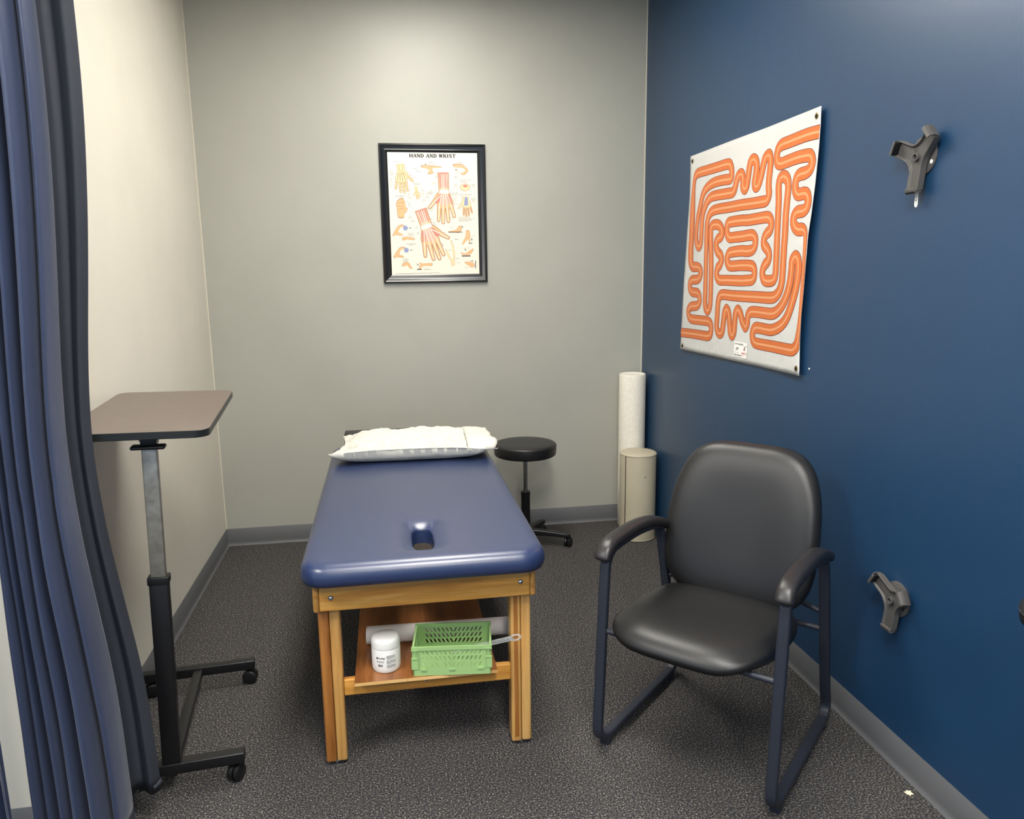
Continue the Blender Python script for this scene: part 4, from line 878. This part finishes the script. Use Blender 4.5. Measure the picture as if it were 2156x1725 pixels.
path=catmull([(p[0],p[1],(p[2] if len(p)>2 else 1.0)) for p in MAZE],5)
def ribbon(b,hw,lift,mi,const=False):
    k=len(path); prev=None; vs=[]; C_=7
    for i,(y,z,w) in enumerate(path):
        a=path[max(i-1,0)]; c=path[min(i+1,k-1)]; ty,tz=c[0]-a[0],c[1]-a[1]; d=math.hypot(ty,tz) or 1e-9; ny,nz=-tz/d,ty/d; h=(hw*w if not const else hw*(.6+.4*w))
        for q in range(C_):
            t=-1+2*q/(C_-1); yy,zz=y+ny*h*t,z+nz*h*t
            lo,hi=edge(ZR,zz)+.0005,edge(ZL,zz)-.0005; yy=min(max(yy,lo),hi); vs.append(bp(yy,zz,lift))
    b.add(vs,[(i*C_+q,i*C_+q+1,(i+1)*C_+q+1,(i+1)*C_+q) for i in range(k-1) for q in range(C_-1)],mi)
b=B(); ribbon(b,.0240,.0010,0); ribbon(b,.0219,.0013,1); ribbon(b,.0046,.0016,2)
obj('maze_path',b,[M['maroon'],M['orange'],M['peach']],sh,world=True,angle=180,fix=False)
for y,z in ((3.645,2.055),(2.547,2.056),(3.705,1.150),(2.590,1.170)):
    p=bp(y,z); b=B().lathe([(.006,.0012),(.0065,.0026),(.0095,.0026),(.0115,.0012)],p,(-1,0,0),24); g=obj('grommet',b,M['brass'],sh,world=True)
    obj('pin',B().lathe([(.002,p.x-W+.0008),(.002,.0005),(.0058,.0008),(.0058,.004),(.003,.0062),(.001,.0065)],p,(-1,0,0),16),M['dark'],g,world=True)
sb=B()
def sq(a,c_,mi,lift=.0022):
    pass
def st_map(u,v): # sticker u to the right, v up
    y=3.122-u*.122; z=1.160+v*.066; return y,z
def quad(u0,u1,v0,v1,mi,lift): sb.add([bp(*st_map(u,v),lift) for u,v in ((u0,v0),(u1,v0),(u1,v1),(u0,v1))],[(0,1,2,3)],mi)
quad(0,1,0,1,0,.0020)
for tx,u,v,sz,mi,ws in (('Laser Target Maze',.06,.80,.0125,1,1),('JPP',.16,.42,.019,2,1.2),('fastMATCH',.60,.24,.011,3,1),('PROJECT LASER CARE',.04,.08,.0075,2,1.1)):
    vs,fs=text_mesh(tx,sz,.0003); sb.add([bp(*st_map(u+a*ws/.122*.85,v+c/.066),.0024) for a,c in vs],fs,mi)
for a in ((.84,.97,.76,.79,2),(.03,.42,.26,.275,1),(.60,.97,.16,.175,3),(.78,.86,.60,.70,2),(.74,.80,.48,.58,3),(.80,.88,.50,.56,1)): quad(*a,.0024)
obj('sticker',sb,[M['white'],M['ink'],M['ink_dark'],M['ink_red']],sh,world=True,smooth=False,fix=False,label='small printed label near the bottom edge')
# ---------------------------------------------------------------- curtains
RX=[(0.04,.270),(.206,.264),(.354,.259),(.469,.249),(.638,.228),(.815,.208),(.986,.190),(1.163,.191),(1.261,.197),(1.333,.206),(1.522,.229),(1.694,.247),(1.86,.261),(2.02,.268),(2.18,.269),(CEIL,.262)]
def rx(z):
    if z<=RX[0][0]: return RX[0][1]
    for (za,xa),(zb,xb) in zip(RX,RX[1:]):
        if z<=zb: return xa+(xb-xa)*(z-za)/(zb-za)
    return RX[-1][1]
def curtain():
    t=thing('curtain','long navy blue privacy curtain gathered in deep folds beside the overbed table','curtain',(.12,2.02,0))
    ZN=70; rows=[]; rows2=[]
    # control line of the cloth seen from above at the bottom / middle: (fraction across, depth)
    ctrl=[(.00,.052),(.004,.000)]
    for c_,hw_,dp in ((.075,.045,.058),(.195,.042,.066),(.315,.044,.070),(.445,.048,.078),(.60,.062,.086)):
        ctrl+=[(c_-hw_*.95,-dp*.55),(c_-hw_*.35,-dp*.97),(c_+hw_*.3,-dp),(c_+hw_*.85,-dp*.55),(c_+hw_*1.0,.0),(c_+hw_*.78,.045),(c_+hw_*1.02,.058),(c_+hw_*1.22,.010)]
    ctrl+=[(.69,-.02),(.725,-.045),(.75,-.035),(.765,.01),(.755,.055)]
    line=catmull(ctrl,9); L=len(line)
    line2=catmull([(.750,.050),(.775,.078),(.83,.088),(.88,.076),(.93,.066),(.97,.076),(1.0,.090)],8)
    for k in range(ZN+1):
        z=CEIL-.01-(CEIL-.068)*k/ZN; w=sum(rx(min(max(z+q*.03,.04),CEIL)) for q in range(-6,7))/13; xl=-.018; row=[]
        row2=[]
        for i,(f,dy) in enumerate(line+line2):
            a=min(1,i/(L-1)); ph=noise.noise(Vector((a*5,z*.55,0)))
            f2=f+.030*ph*math.sin(PI*min(1,f))+.012*math.sin(z*1.7+a*7)*math.sin(PI*min(1,max(0,f)))
            amp=.78+.25*ss(1.6,0,z)+.18*ph
            # the dark back panel is wide at the top, pinched at 1 m, flares again at the hem
            x=xl+(w-xl)*f2; y=1.985+dy*amp*.98
            if z<1.0: y+=.010*noise.noise(Vector((a*9,z*3,5)))
            (row if i<L else row2).append(Vector((x,min(y,2.046) if x<.016 else y,z)))
        if k==ZN:
            row=[Vector((p.x,p.y,p.z-.018*math.sin(i*.11)*1.0+.010*noise.noise(Vector((i*.05,1,1))))) for i,p in enumerate(row)]
            row2=[Vector((p.x,p.y,p.z+.045+.03*i/len(row2))) for i,p in enumerate(row2)]
        rows.append(row); rows2.append(row2)
    b=B().rings(rows,closed=False,cap0=False,cap1=False)
    o=obj('drape',b,M['curtain'],t,world=True,angle=180); md=o.modifiers.new('s','SOLIDIFY'); md.thickness=.0022; md.offset=0
    o2=obj('edge_panel',B().rings(rows2,closed=False,cap0=False,cap1=False),M['edge_panel'],t,world=True,angle=180,label='darker charcoal edge panel folded to the back'); md=o2.modifiers.new('s','SOLIDIFY'); md.thickness=.002; md.offset=0
    tr=B().rbox(-.60,.32,2.005,2.035,CEIL-.03,CEIL-.0005,.003); obj('track',tr,M['white'],t,world=True)
curtain()
def curtain2():
    t=thing('curtain','navy blue curtain drape hanging at the extreme left photo edge','curtain',(-.2,1.88,0))
    rows=[]
    for k in range(41):
        z=2.95-2.90*k/40; row=[]
        for i in range(161):
            a=i/160; x=-.012-.115*(1-a)-.004*math.sin(z*2)+.006*math.sin(a*34); y=1.855+.028*math.sin(a*17+.3*math.sin(z*1.3)); row.append(Vector((x,y,z)))
        rows.append(row)
    o=obj('drape',B().rings(rows,closed=False,cap0=False,cap1=False),M['curtain'],t,world=True,angle=180); md=o.modifiers.new('s','SOLIDIFY'); md.thickness=.0022
    obj('track',B().rbox(-.15,.0,1.84,1.87,2.95,CEIL-.0005,.003),M['white'],t,world=True)
curtain2()
# ---------------------------------------------------------------- light and colour
wd=bpy.data.worlds.new('world'); S.world=wd; wd.use_nodes=True; bg=wd.node_tree.nodes['Background']; bg.inputs[0].default_value=(.62,.78,1.0,1); bg.inputs[1].default_value=1.1
S.view_settings.view_transform='Standard'; S.view_settings.look='None'; S.view_settings.gamma=1; S.view_settings.exposure=0.05; S.view_settings.use_curve_mapping=False
S.cycles.use_denoising=True; S.cycles.max_bounces=8; S.cycles.diffuse_bounces=5; S.cycles.transmission_bounces=8
